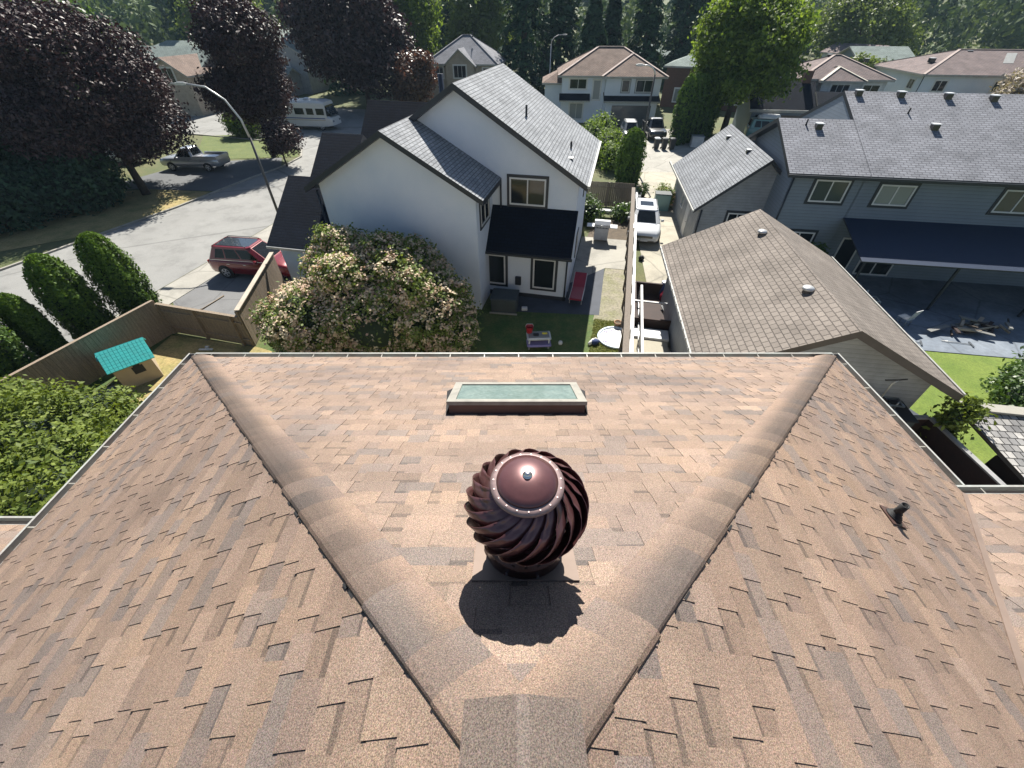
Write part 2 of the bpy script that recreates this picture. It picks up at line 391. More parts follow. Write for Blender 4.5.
        if trim:
            tb = MB(); tw = .12
            for sx in (-1, 1): br(sx * (w / 2 + bw / 2 + tw / 2), 0, tw / 2, h / 2 + bw / 2 + tw, trim, .04, tb)
            for sz in (-1, 1): br(0, sz * (h / 2 + bw / 2 + tw / 2), w / 2 + bw / 2, tw / 2, trim, .04, tb)
            tb.build('trim', p)
        return p
    def door(s, face, c, a, w=.95, h=2.05, m='trim_white', name='door', panels=0):
        if face == '-w': O = s.P(a, c, h / 2); X = Vector((1, 0, 0)); N = Vector((0, -1, 0))
        else:
            sg = 1 if face == '+u' else -1; O = s.P(c, a, h / 2); X = Vector((0, sg, 0)); N = Vector((sg, 0, 0))
        Z = Vector((0, 0, 1)); b = MB(); b.hbox(O + N * .02, X * w / 2, N * .02, Z * h / 2, m)
        n = panels or 2
        for i in range(n): b.hbox(O + N * .045 + Z * (-h / 2 + h * (i + .5) / n), X * (w / 2 - .08), N * .006, Z * (h / n / 2 - .05), m)
        o = b.build(name, s.root)
        hb = MB(); hb.hbox(O + N * .07 + X * (w / 2 - .12 if not panels else 0) - Z * (0.05 if not panels else h / 2 - .25), X * .05, N * .02, Z * .015, 'chrome'); hb.build('handle', o)
        return o
    def gutter(s, a, b, z, m='gutter_white', w=.11):
        g = MB(); g.bar(s.P(a[0], a[1], z - .06), s.P(b[0], b[1], z - .06), w, .11, m); return g.build('gutter', s.root)
    def pipe(s, u, w, z0, z1, m='trim_dark'):
        g = MB(); g.tube([s.P(u, w, z0), s.P(u, w, z1)], .045, m, 6); return g.build('downspout', s.root)
    def roofpipe(s, roof, u, w, z, h=.5, r=.06, m='rubber_black', name='vent_pipe'):
        g = MB(); g.lathe([(r * 2.2, -.1), (r * 1.2, .08), (r, .1), (r, h), (r * .8, h), (r * .8, h - .05)], m, tuple(s.P(u, w, z)), 8); return g.build(name, roof)
    def roofbox(s, roof, u, w, z, sz=.38, m='paint_black', top='plastic_white'):
        g = MB(); p = s.P(u, w, z); h = sz / 2
        g.box(p.x - h, p.x + h, p.y - h, p.y + h, p.z - .2, p.z + sz * .42, m)
        g.box(p.x - h - .03, p.x + h + .03, p.y - h - .03, p.y + h + .03, p.z + sz * .42 + .003, p.z + sz * .42 + .04, top); return g.build('roof_vent', roof)
    def done(s): s.walls.build('wall', s.root); return s.root

# ------------------------------------------------------------------ foliage kit
def leafobj(name, C, N, S, asp, m, parent, tint=None, spread=0.0):
    """one mesh of diamond leaf faces: C centres, N normals, S sizes"""
    n = len(C); N = N / np.linalg.norm(N, axis=1, keepdims=True)
    r = rng.normal(size=(n, 3)); T = np.cross(N, r); T /= np.linalg.norm(T, axis=1, keepdims=True); B = np.cross(N, T)
    S = S[:, None]; v = np.stack([C - T * S, C - B * S * asp + N * S * .15, C + T * S, C + B * S * asp + N * S * .15], 1).reshape(-1, 3)
    me = bpy.data.meshes.new(name); me.vertices.add(4 * n); me.loops.add(4 * n); me.polygons.add(n)
    me.vertices.foreach_set('co', v.astype('f').ravel()); me.loops.foreach_set('vertex_index', np.arange(4 * n, dtype='i'))
    me.polygons.foreach_set('loop_start', np.arange(0, 4 * n, 4, dtype='i'))
    a = me.attributes.new('tint', 'FLOAT', 'FACE')
    t = rng.random(n) if tint is None else np.clip(tint, 0, 1); a.data.foreach_set('value', t.astype('f'))
    ms = m if isinstance(m, (list, tuple)) else [m]
    for q in ms: me.materials.append(MATS[q])
    me.update(); me.validate()
    o = bpy.data.objects.new(name, me); col.objects.link(o); o.parent = parent
    return o
def clusters(blobs, n, k, size, cr, lo=.72, up=.35, flat=.6):
    """leaf clumps on the shells of overlapping ellipsoids; returns centres, normals, sizes, tint"""
    bl = np.array(blobs, float); wgt = (bl[:, 3] * bl[:, 4] + bl[:, 3] * bl[:, 5]); wgt /= wgt.sum()
    bi = rng.choice(len(bl), n, p=wgt); d = rng.normal(size=(n, 3)); d[:, 2] += .15; d /= np.linalg.norm(d, axis=1, keepdims=True)
    rr = rng.uniform(lo, 1.05, n)[:, None]; cc = bl[bi, :3] + d * rr * bl[bi, 3:6]
    # drop clumps buried deep inside another blob
    keep = np.ones(n, bool)
    for b in bl: keep &= (((cc - b[:3]) / b[3:6]) ** 2).sum(1) > .42
    keep &= cc[:, 2] > .12
    cc, d = cc[keep], d[keep]; n = len(cc); ct = rng.random(n)
    C = np.repeat(cc, k, 0) + rng.normal(size=(n * k, 3)) * cr * np.array([1, 1, .7]); D = np.repeat(d, k, 0)
    N = D * flat + rng.normal(size=(n * k, 3)) * .55 + np.array([0, 0, up]); S = size * rng.uniform(.6, 1.35, n * k)
    t = np.repeat(ct, k) * .55 + rng.random(n * k) * .45
    return C, N, S, t
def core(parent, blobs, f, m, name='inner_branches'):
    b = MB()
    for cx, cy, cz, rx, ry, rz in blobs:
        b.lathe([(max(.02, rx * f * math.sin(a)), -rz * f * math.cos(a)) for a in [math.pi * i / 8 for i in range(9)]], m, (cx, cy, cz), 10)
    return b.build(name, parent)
def lobes(Rr, zc, Hh, k, f=.42, seed=1):
    r = random.Random(seed); out = [(0, 0, zc, Rr * .68, Rr * .68, Hh * .35)]
    for i in range(k):
        a = 2.4 * i + r.uniform(-.4, .4); e = r.uniform(-.75, .95); ce = math.cos(e * 1.3)
        s = r.uniform(.6, 1.3) * f; sp = r.uniform(.85, 1.22)
        out.append((Rr * .66 * sp * ce * math.cos(a), Rr * .66 * sp * ce * math.sin(a), zc + Hh * .34 * math.sin(e * 1.3), Rr * s, Rr * s, Rr * s * .85))
    return out
def trunk(parent, h, r, Rr, zc, k=6, lean=(0, 0), seed=1, m='bark', off=(0, 0)):
    rd = random.Random(seed); b = MB()
    top = Vector((lean[0], lean[1], h)); b.tube([(0, 0, -.1), (lean[0] * .3, lean[1] * .3, h * .35), (lean[0] * .7, lean[1] * .7, h * .7), top], [r * 1.35, r, r * .8, r * .55], m, 9)
    for i in range(k):
        a = i * 2.4 + rd.random(); s = Vector((lean[0], lean[1], h)) * rd.uniform(.55, 1.); e = Vector((off[0] + math.cos(a) * Rr * .7, off[1] + math.sin(a) * Rr * .7, zc + rd.uniform(-.1, .5) * zc * .4))
        mid = (s + e) / 2 + Vector((0, 0, .4)); b.tube([s, mid, e], [r * .45, r * .3, r * .08], m, 6)
    return b.build('trunk', parent)
def tree(name, label, cat, loc, H, Rr, base, m, n=2200, k=9, size=.16, cr=.34, seed=1, lobe=14, tr=.22, lean=(0, 0), f=.42, group=None, extra=None, rz=0, up=.35, off=(0, 0)):
    t = thing(name, label, cat, loc, rz, group); zc = (H + base) / 2; bl = [(a + off[0], b_ + off[1], *c_) for a, b_, *c_ in lobes(Rr, zc, H - base, lobe, f, seed)]
    trunk(t, zc * .95, tr, Rr, zc, 6, lean, seed, off=off)
    C, N, S, q = clusters(bl, n, k, size, cr, up=up); leafobj('crown', C, N, S, .55, m, t, q)
    return t
def conifer(name, label, loc, H, Rr, m='leaf_conifer', n=5200, size=.42, seed=1, cat='tree', base=.06, group=None, power=.8):
    t = thing(name, label, cat, loc, 0, group); r = np.random.default_rng(seed)
    b = MB(); b.tube([(0, 0, -.1), (0, 0, H * .5), (0, 0, H * .98)], [Rr * .09 + .12, Rr * .05 + .06, .03], 'bark', 7); b.build('trunk', t)
    n = int(n * 1.5); nb = 260; bh = r.uniform(base, 1, nb) ** 1.05; ba = r.uniform(0, 2 * np.pi, nb); bl = r.uniform(.72, 1.12, nb)
    i = r.integers(0, nb, n); h = np.clip(bh[i], 0, .995); L = Rr * (1 - h) ** power * bl[i] + .15; s = r.uniform(.12, 1, n) ** .6; a = ba[i] + r.normal(size=n) * .16
    x = np.cos(a) * L * s; y = np.sin(a) * L * s; z = h * H - (s ** 1.6) * L * .34 + r.normal(size=n) * .15
    C = np.stack([x, y, np.maximum(z, .2)], 1); N = np.stack([np.cos(a) * .55, np.sin(a) * .55, np.full(n, .7)], 1) + r.normal(size=(n, 3)) * .4
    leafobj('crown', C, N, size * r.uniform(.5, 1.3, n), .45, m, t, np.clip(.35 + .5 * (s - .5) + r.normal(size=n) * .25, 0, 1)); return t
def columnar(name, label, loc, H, Rr, m='leaf_cedar', n=13000, size=.062, seed=1, group=None, lean=(0, 0), tip=.55, cat='tree'):
    t = thing(name, label, cat, loc, 0, group); r = np.random.default_rng(seed)
    b = MB(); b.tube([(0, 0, -.05), (lean[0] * .5, lean[1] * .5, H * .5), (lean[0] * .9, lean[1] * .9, H * .88)], [.09, .07, .02], 'bark', 6)
    b.build('trunk', t)
    h = r.uniform(0.01, 1, n); a = r.uniform(0, 2 * np.pi, n)
    prof = np.where(h < .5, .86 + .14 * h / .5, np.clip(1 - ((np.maximum(h, .5) - .5) / .5) ** 2.1, 0, 1) ** (tip + .08))
    rip = 1 + .11 * np.sin(a * 6 + h * 4 + seed) + .07 * np.sin(a * 13 - h * 9) + .05 * np.sin(a * 3 + h * 25)
    rad = Rr * prof * rip * r.uniform(.78, 1.04, n) + .02
    C = np.stack([np.cos(a) * rad + lean[0] * h, np.sin(a) * rad + lean[1] * h, h * H], 1)
    N = np.stack([np.cos(a), np.sin(a), np.full(n, .25)], 1) + r.normal(size=(n, 3)) * .45
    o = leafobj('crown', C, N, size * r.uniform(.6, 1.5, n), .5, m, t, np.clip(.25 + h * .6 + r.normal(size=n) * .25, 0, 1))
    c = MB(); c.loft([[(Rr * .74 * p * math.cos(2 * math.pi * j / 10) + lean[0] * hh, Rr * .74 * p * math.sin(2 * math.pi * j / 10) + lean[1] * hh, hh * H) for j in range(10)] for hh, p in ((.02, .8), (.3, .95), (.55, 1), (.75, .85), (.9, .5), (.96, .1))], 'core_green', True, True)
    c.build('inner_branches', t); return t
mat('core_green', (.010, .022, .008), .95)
def bush(name, label, loc, blobs, m, n, k, size, cr, cat='bush', f=.72, up=.4, extra=None, group=None):
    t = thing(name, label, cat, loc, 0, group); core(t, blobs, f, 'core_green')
    sb = random.Random(len(label)); mains = list(blobs)
    if len(mains) > 5:
        for bx in mains:
            for k_ in range(6):
                a_, e_ = sb.uniform(0, 6.28), sb.uniform(-.1, 1.3); g_ = sb.uniform(.26, .42); q_ = sb.uniform(.8, 1.0)
                blobs = blobs + [(bx[0] + bx[3] * q_ * math.cos(a_) * math.cos(e_), bx[1] + bx[4] * q_ * math.sin(a_) * math.cos(e_), bx[2] + bx[5] * q_ * math.sin(e_), bx[3] * g_, bx[4] * g_, bx[5] * g_ * 1.1)]
    b = MB()
    for i, bb in enumerate(mains[:5]): b.tube([(bb[0] * .2, bb[1] * .2, -.05), (bb[0] * .6, bb[1] * .6, bb[2] * .5), (bb[0], bb[1], bb[2])], [.07, .05, .02], 'bark', 6)
    b.build('stem', t)
    C, N, S, q = clusters(blobs, n, k, size, cr, lo=.82, up=up); leafobj('foliage', C, N, S, .55, m, t, q)
    if extra:
        mm, nn, kk, ss, cc = extra; C, N, S, q = clusters(blobs, nn, kk, ss, cc, lo=.97, up=.9); leafobj('blossom', C, N, S, .8, mm, t, q)
    return t

# ------------------------------------------------------------------ world, sun, camera
SUN_EL, SUN_AZ = 46., 4.
w = bpy.data.worlds.new('World'); scn.world = w; w.use_nodes = True
sky = w.node_tree.nodes.new('ShaderNodeTexSky'); sky.sky_type = 'NISHITA'; sky.sun_disc = False
sky.sun_elevation = R(SUN_EL); sky.sun_rotation = R(SUN_AZ); sky.air_density = 1.; sky.dust_density = .6; sky.altitude = 20
bg = w.node_tree.nodes['Background']; bg.inputs[1].default_value = .05; w.node_tree.links.new(sky.outputs[0], bg.inputs[0])
sl = bpy.data.lights.new('sun', 'SUN'); sl.energy = 5.0; sl.angle = R(.53); sl.color = (1., .955, .87)
so = bpy.data.objects.new('sun', sl); col.objects.link(so)
S = Vector((math.sin(R(SUN_AZ)) * math.cos(R(SUN_EL)), math.cos(R(SUN_AZ)) * math.cos(R(SUN_EL)), math.sin(R(SUN_EL))))
so.rotation_euler = (-S).to_track_quat('-Z', 'Y').to_euler(); so.location = (0, 0, 60)
cd = bpy.data.cameras.new('camera'); cam = bpy.data.objects.new('camera', cd); col.objects.link(cam); scn.camera = cam
cam.location = (0, 0, 11); cam.rotation_euler = (R(90 - 42.25), 0, 0)
cd.sensor_width = 36; cd.lens = 36 * 410 / 1024; cd.clip_end = 5000; cd.clip_start = .05
scn.view_settings.view_transform = 'Standard'; scn.view_settings.look = 'None'; scn.view_settings.exposure = 1.22; scn.view_settings.gamma = 1
scn.render.resolution_x = 1024; scn.render.resolution_y = 768
scn.cycles.max_bounces = 6; scn.cycles.diffuse_bounces = 3; scn.cycles.glossy_bounces = 3; scn.cycles.transmission_bounces = 3; scn.cycles.volume_bounces = 0; scn.cycles.transparent_max_bounces = 4

# ------------------------------------------------------------------ our own hip roofed house
EZ, HW, PT = 6.4, 5.775, .505
ZR = EZ + HW * PT; CS = 1 / math.hypot(1, PT); SN = PT * CS; SL = HW / CS
def clip(poly, f):
    out = []
    for i in range(len(poly)):
        a, b = poly[i], poly[(i + 1) % len(poly)]; fa, fb = f(a), f(b)
        if fa >= 0: out.append(a)
        if (fa >= 0) != (fb >= 0):
            k = fa / (fa - fb); out.append((a[0] + (b[0] - a[0]) * k, a[1] + (b[1] - a[1]) * k))
    return out
def convclip(poly, region):
    for i in range(len(region)):
        a, b = region[i], region[(i + 1) % len(region)]; nx, ny = -(b[1] - a[1]), b[0] - a[0]
        poly = clip(poly, lambda p: (p[0] - a[0]) * nx + (p[1] - a[1]) * ny)
        if len(poly) < 3: return []
    return poly
PAL = [(.262, .188, .142), (.245, .177, .135), (.278, .203, .153), (.235, .173, .138), (.255, .183, .138), (.212, .165, .138), (.195, .157, .135), (.272, .195, .143), (.262, .193, .15), (.25, .182, .138), (.26, .188, .143)]
def shingles(parent, O, U, V, region, seed, ex=.146, name='roof_slope'):
    r = random.Random(seed); O, U, V = Vector(O), Vector(U), Vector(V); N = U.cross(V); b = MB()
    P3 = lambda u, v, h: O + U * u + V * v + N * h
    b.poly([P3(u, v, -.012) for u, v in region], 'granule_shingle', tint=(.2, .15, .12))
    u0 = min(p[0] for p in region); u1 = max(p[0] for p in region); v1 = max(p[1] for p in region)
    k = 0
    while k * ex < v1:
        va, vb = k * ex, (k + 1) * ex; u = u0 - r.random() * .4; tab = False; base_c = r.choice(PAL)
        side = r.choice((-1, 1)); grp = r.choice(PAL); gl = r.uniform(.93, 1.05); gu = u + r.uniform(.3, 1.)
        while u < u1:
            wd = r.choice((.10, .13, .16, .20, .25)) * (1.15 if tab else .8); j = r.uniform(.95, 1.05) * gl
            if u > gu: grp = r.choice(PAL); gl = r.uniform(.86, 1.08); gu = u + r.choice((.33, .66, 1.))
            c = grp if r.random() < .72 else r.choice(PAL)
            c = (c[0] * j * .80, c[1] * j * .79, c[2] * j * .79)
            if not tab: c = tuple(x * .93 for x in c)
            drop = r.uniform(-.004, .026) if tab else 0
            h0, h1 = (.0098, .0036) if tab else (.0060, -.0012)
            pieces = [(va, vb + .003, c)]
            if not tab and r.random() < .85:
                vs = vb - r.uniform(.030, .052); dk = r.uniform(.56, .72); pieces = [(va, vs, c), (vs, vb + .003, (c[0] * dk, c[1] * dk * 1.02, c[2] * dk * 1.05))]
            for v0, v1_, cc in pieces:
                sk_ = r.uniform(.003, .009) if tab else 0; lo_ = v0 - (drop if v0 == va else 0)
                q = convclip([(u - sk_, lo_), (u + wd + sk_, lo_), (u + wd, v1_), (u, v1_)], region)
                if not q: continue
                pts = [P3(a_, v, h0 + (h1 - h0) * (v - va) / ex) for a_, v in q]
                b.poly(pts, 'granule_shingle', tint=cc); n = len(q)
                for i in range(n):
                    a1, a2 = q[i], q[(i + 1) % n]; low = abs(a1[1] - lo_) < 1e-6 and abs(a2[1] - lo_) < 1e-6
                    if not tab and not (low and v0 == va): continue
                    if abs(a1[1] - vb) < .004 and abs(a2[1] - vb) < .004: continue
                    dn = N * (.0065 if tab else .005)
                    b.poly([pts[(i + 1) % n], pts[i], pts[i] - dn, pts[(i + 1) % n] - dn], 'granule_shingle', tint=(.05, .038, .033))
            u += wd; tab = not tab
        k += 1
    return b.build(name, parent)
home = thing('hip_roof_house', 'brown shingled hip roof house filling the foreground below the camera', 'house', (.035, 0, 0))
shingles(home, (HW, HW, EZ), (-1, 0, 0), (0, -CS, SN), [(0, 0), (2 * HW, 0), (HW, SL)], 1)
shingles(home, (-HW, HW, EZ), (0, -1, 0), (CS, 0, SN), [(0, 0), (9.2, 0), (9.2, SL), (HW, SL)], 2)
shingles(home, (HW, -2.825, EZ), (0, 1, 0), (-CS, 0, SN), [(HW, 0), (8.6, 0), (2.825, SL), (0, SL)], 3)
shingles(home, (12.6, 2.95, EZ), (-1, 0, 0), (0, -CS, SN), [(0, 0), (6.825, 0), (12.6, SL), (0, SL)], 4)
# lower roof to the left
lowz, ly = 5.62, 2.95
shingles(home, (-5.5, ly, lowz), (-1, 0, 0), (0, -CS, SN), [(0, 0), (4.5, 0), (4.5, 3.4), (0, 3.4)], 5)
# rounded hip caps
def hipcap(side, seed):
    r = random.Random(seed); b = MB()
    A = Vector((side * HW, HW, EZ)); B = Vector((0, 0, ZR)); D = (B - A).normalized(); L = (B - A).length
    nF = Vector((0, SN, CS)); nS = Vector((side * SN, 0, CS)); inn = D.cross(nF).normalized(); out = D.cross(nS).normalized()
    if inn.x * side > 0: inn = -inn
    if out.x * side < 0: out = -out
    ex = .20; n = int(L / ex) + 1
    prof = [(-.014, .002), (-.006, .012), (.01, .022), (.035, .030), (.08, .034), (.13, .031), (.17, .026), (.21, .020), (.25, .013), (.285, .006)]
    rows = []
    for k in range(n):
        t0 = k * ex; t1 = min(L - .02, t0 + ex + .06)
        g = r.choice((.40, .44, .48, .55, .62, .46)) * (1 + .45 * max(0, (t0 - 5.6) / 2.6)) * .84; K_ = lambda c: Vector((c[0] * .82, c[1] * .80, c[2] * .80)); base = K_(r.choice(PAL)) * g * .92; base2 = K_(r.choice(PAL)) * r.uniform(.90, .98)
        jit = r.uniform(-.006, .006); pts = []; 
        for t, hh in ((t0, .010), (t1, 0.)):
            row = []
            for s_, h in prof:
                if s_ < 0: row.append(A + D * t + out * (-s_ + jit) + nS * (h + hh))
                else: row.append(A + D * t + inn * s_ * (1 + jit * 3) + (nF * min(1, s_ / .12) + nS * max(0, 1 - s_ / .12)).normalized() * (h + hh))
            pts.append(row)
        m = len(prof)
        for i in range(m - 1):
            q = [pts[0][i], pts[0][i + 1], pts[1][i + 1], pts[1][i]]
            f0 = i / (m - 1); f1 = (i + 1) / (m - 1)
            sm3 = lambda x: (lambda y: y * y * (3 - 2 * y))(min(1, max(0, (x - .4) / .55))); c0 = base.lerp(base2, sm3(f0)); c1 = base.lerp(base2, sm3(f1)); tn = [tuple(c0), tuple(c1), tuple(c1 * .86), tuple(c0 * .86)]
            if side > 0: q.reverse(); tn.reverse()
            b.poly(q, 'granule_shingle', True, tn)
            b.poly([pts[0][i], pts[0][i] - nF * .012, pts[0][i + 1] - nF * .012, pts[0][i + 1]], 'granule_shingle', False, (.07, .055, .045))
        # torn dark outer edge
        dd = .014 + r.random() * .010
        b.poly([pts[0][0], pts[1][0], pts[1][0] - nS * dd, pts[0][0] - nS * dd], 'granule_shingle', False, (.03, .025, .022))
        if r.random() < .5:
            p = A + D * (t0 + r.random() * ex) + out * .022 + nS * .004
            b.hbox(p, D * r.uniform(.01, .035), out * .006, nS * .006, 'rubber_black')
    return b.build('hip_cap', home)
hipcap(-1, 3); hipcap(1, 4)
rc = MB(); rr_ = random.Random(5)
for k in range(14):
    y1 = .315 - k * .19; y0 = y1 - .23; hw_ = .20; d = PT * hw_
    c = [(.115, .09, .075), (.21, .15, .11), (.16, .12, .095), (.22, .155, .115)][k % 4]; z0 = ZR + .085 + (k == 0) * .0
    pr = [(-hw_, -d * .86), (-hw_ * .55, -d * .42), (-.02, 0), (.02, 0), (hw_ * .55, -d * .42), (hw_, -d * .86)]
    tilt = .012
    zz = lambda y, h, hi: z0 + h + (hi) - (PT * y * .55 if y > 0 else 0)
    for i in range(5):
        a, e = pr[i], pr[i + 1]
        rc.poly([(a[0], y0, zz(y0, a[1], 0)), (e[0], y0, zz(y0, e[1], 0)), (e[0], y1, zz(y1, e[1], tilt)), (a[0], y1, zz(y1, a[1], tilt))], 'granule_shingle', False, c)
        rc.poly([(a[0], y1, zz(y1, a[1], tilt)), (e[0], y1, zz(y1, e[1], tilt)), (e[0], y1, zz(y1, e[1], tilt) - .02), (a[0], y1, zz(y1, a[1], tilt) - .02)], 'granule_shingle', False, (.07, .055, .045))
rc.build('ridge_cap', home)
# valley flashing between the two slopes
vf = MB(); a = Vector((HW, 2.95, EZ + .02)); e = Vector((0, -2.825, ZR + .02)); vf.bar(a, e, .055, .012, 'flash_tan'); vf.build('valley_flashing', home)
# gutters: open troughs with hangers
def trough(p, q, outd, name='gutter', hang=True):
    g = MB(); p, q, o = Vector(p), Vector(q), Vector(outd); d = (q - p); L = d.length; d.normalize(); Z = Vector((0, 0, 1)); c = (p + q) / 2; D = d * L / 2
    g.hbox(c + o * .005 - Z * .055, D, o * .004, Z * .055, 'gutter_white'); g.hbox(c + o * .065 - Z * .108, D, o * .056, Z * .003, 'gutter_inside')
    g.hbox(c + o * .125 - Z * .06, D, o * .008, Z * .055, 'gutter_white'); g.hbox(c + o * .120 - Z * .002, D, o * .014, Z * .003, 'gutter_white')
    for s_ in (-1, 1): g.hbox(c + D * s_ - D.normalized() * s_ * .003 + o * .065 - Z * .06, D.normalized() * .003, o * .056, Z * .048, 'gutter_white')
    ob = g.build(name, home)
    if hang:
        n = int(L / .62)
        for i in range(n):
            x = p + d * (.3 + i * .62); h = MB(); h.hbox(x + o * .065 - Z * .012, d * .009, o * .054, Z * .003, 'skylight_frame'); h.build('hanger', ob)
    return ob
e0 = EZ - .004
trough((-HW - .02, HW + .01, e0), (HW + .02, HW + .01, e0), (0, 1, 0)); trough((-HW - .01, HW + .13, e0), (-HW - .01, -3.4, e0), (-1, 0, 0)); trough((HW + .01, HW + .13, e0), (HW + .01, 3.09, e0), (1, 0, 0))
trough((HW + .02, 2.96, e0), (12.6, 2.96, e0), (0, 1, 0)); trough((-HW - .14, ly + .01, lowz - .004), (-10, ly + .01, lowz - .004), (0, 1, 0))
hb = MB()
hb.box(-5.3, 5.3, -6, 5.3, 0, 6.28, 'stucco_cream'); hb.box(5.3, 12.3, -6, 2.5, 0, 6.28, 'stucco_cream'); hb.box(-9.8, -5.3, -6, 2.5, 0, 5.4, 'stucco_cream'); hb.build('wall', home)
sf = MB(); sf.box(-HW, HW, -3.4, HW, EZ - .12, EZ - .03, 'trim_white'); sf.box(HW, 12.6, -2.8, 2.95, EZ - .12, EZ - .03, 'trim_white'); sf.box(-10, -HW, -.5, ly, lowz - .12, lowz - .03, 'trim_white'); sf.build('soffit', home)

# --- spinning roof turbine
def roofz(x, y): return ZR - PT * max(abs(x - .035), y)
tx, ty = .068, 1.065; tz = roofz(tx, ty)
tv = thing('roof_turbine', 'dark maroon metal turbine ventilator with curved vanes on the front roof slope', 'roof vent', (tx, ty, tz))
b = MB(); nV = Vector((0, SN, CS)); vV = Vector((0, -CS, SN)); b.hbox(nV * .010, (.27, 0, 0), vV * .24, nV * .003, 'flash_tan')
b.build('flashing', tv)
b = MB(); b.lathe([(.235, -.10), (.222, .02), (.205, .05), (.20, .20), (.212, .205), (.212, .225), (.198, .228), (.188, .37)], 'vent_shaded', n=40)
for k in range(8):
    a = k * math.pi / 4 + .3; b.hbox((.206 * math.cos(a), .206 * math.sin(a), .13), (.006, 0, 0), (0, .006, 0), (0, 0, .006), 'steel')
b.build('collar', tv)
b = MB(); b.lathe([(.19, .355), (.205, .362), (.21, .372), (.20, .38), (.18, .383)], 'vent_paint', n=48); b.build('lower_ring', tv)
hz0, hz1 = .275, .655
vn = 19; prof = []
for i in range(15):
    s_ = i / 14; ph = -.62 + s_ * (.62 + 1.14); prof.append((s_, .245 * math.cos(ph) ** .68, .485 + .155 * math.sin(ph) / math.sin(1.14)))
for k in range(vn):
    a0 = 2 * math.pi * k / vn; v = MB(); vs = []; fs = []
    m = 7
    for s_, rr, zz in prof:
        tw = 1.0 * (s_ - .5) * 1.15
        for j in range(m):
            q = j / (m - 1); a = a0 + tw - (q - .5) * 2 * math.pi / vn * 1.5
            lift = .042 * math.sin(q * math.pi * .55) ** 1.2 * math.sin(min(1, s_ * 1.25 + .12) * math.pi) ** .5 + (.008 if j == m - 1 else 0)
            r2 = rr + lift - .018 * (1 - q); vs.append((r2 * math.cos(a), r2 * math.sin(a), zz + lift * .35))
    for i in range(len(prof) - 1):
        for j in range(m - 1): o_ = i * m + j; fs.append((o_, o_ + 1, o_ + m + 1, o_ + m))
    v.faces(vs, fs, 'vent_paint', True); o = v.build('vane', tv)
    sm_ = o.modifiers.new('thickness', 'SOLIDIFY'); sm_.thickness = .0025
b = MB(); b.lathe([(.166, .640), (.167, .660), (.152, .666), (.136, .669)], 'vent_rim_highlight', n=56, cap=False); b.lathe([(.136, .668), (.120, .667)], 'vent_rim_highlight', n=56, cap=False)
for k in range(vn):
    a = 2 * math.pi * (k + .3) / vn; b.hbox((.152 * math.cos(a), .152 * math.sin(a), .664), (.0035 * math.cos(a), .0035 * math.sin(a), 0), (-.003 * math.sin(a), .003 * math.cos(a), 0), (0, 0, .003), 'vent_rim_highlight')
b.build('upper_ring', tv)
b = MB(); b.lathe([(.1395, .669), (.137, .679), (.110, .692), (.075, .704), (.04, .711), (.018, .713)], 'vent_paint', n=56); b.build('dome', tv)
b = MB(); b.lathe([(.022, .712), (.022, .716), (.015, .717), (.015, .728), (.010, .732), (.002, .733)], 'steel', n=18); b.build('bolt', tv)
b = MB(); b.lathe([(.20, .22), (.19, .3), (.17, .45), (.12, .6)], 'rubber_black', n=20); b.tube([(0, 0, .2), (0, 0, .7)], .012, 'steel', 6); b.build('shaft', tv)

# --- skylight
sy0, sy1 = 3.07, 3.74; xm = .052; sw = .735
c = Vector((xm, (sy0 + sy1) / 2, roofz(.035, (sy0 + sy1) / 2))); uL = (sy1 - sy0) / 2 / CS
sk = thing('skylight', 'shallow rectangular skylight with pale green glass and tan frame on front roof slope', 'skylight', c)
X = Vector((1, 0, 0)); b = MB()
for s_ in (-1, 1):
    b.hbox(X * s_ * (sw - .02) + nV * .04, X * .02, vV * (uL), nV * .07, 'flash_brown'); b.hbox(vV * s_ * (uL - .02) + nV * .04, X * (sw - .04), vV * .02, nV * .07, 'flash_brown')

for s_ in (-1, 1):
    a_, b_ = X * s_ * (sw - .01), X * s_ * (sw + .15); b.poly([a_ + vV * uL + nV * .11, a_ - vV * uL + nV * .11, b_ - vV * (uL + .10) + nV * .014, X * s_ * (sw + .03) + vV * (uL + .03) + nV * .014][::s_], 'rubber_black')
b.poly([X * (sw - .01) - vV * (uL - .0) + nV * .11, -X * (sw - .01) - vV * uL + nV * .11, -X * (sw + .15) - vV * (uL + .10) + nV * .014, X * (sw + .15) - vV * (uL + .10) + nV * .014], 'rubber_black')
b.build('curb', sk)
b = MB()
for s_ in (-1, 1):
    b.hbox(X * s_ * (sw - .025) + nV * .132, X * .045, vV * (uL + .02), nV * .021, 'skylight_frame'); b.hbox(vV * s_ * (uL - .025) + nV * .132, X * (sw - .07), vV * .045, nV * .021, 'skylight_frame')
b.build('frame', sk)
b = MB(); b.hbox(nV * .132, X * (sw - .07), vV * (uL - .07), nV * .006, 'skylight_glass'); b.build('pane', sk)

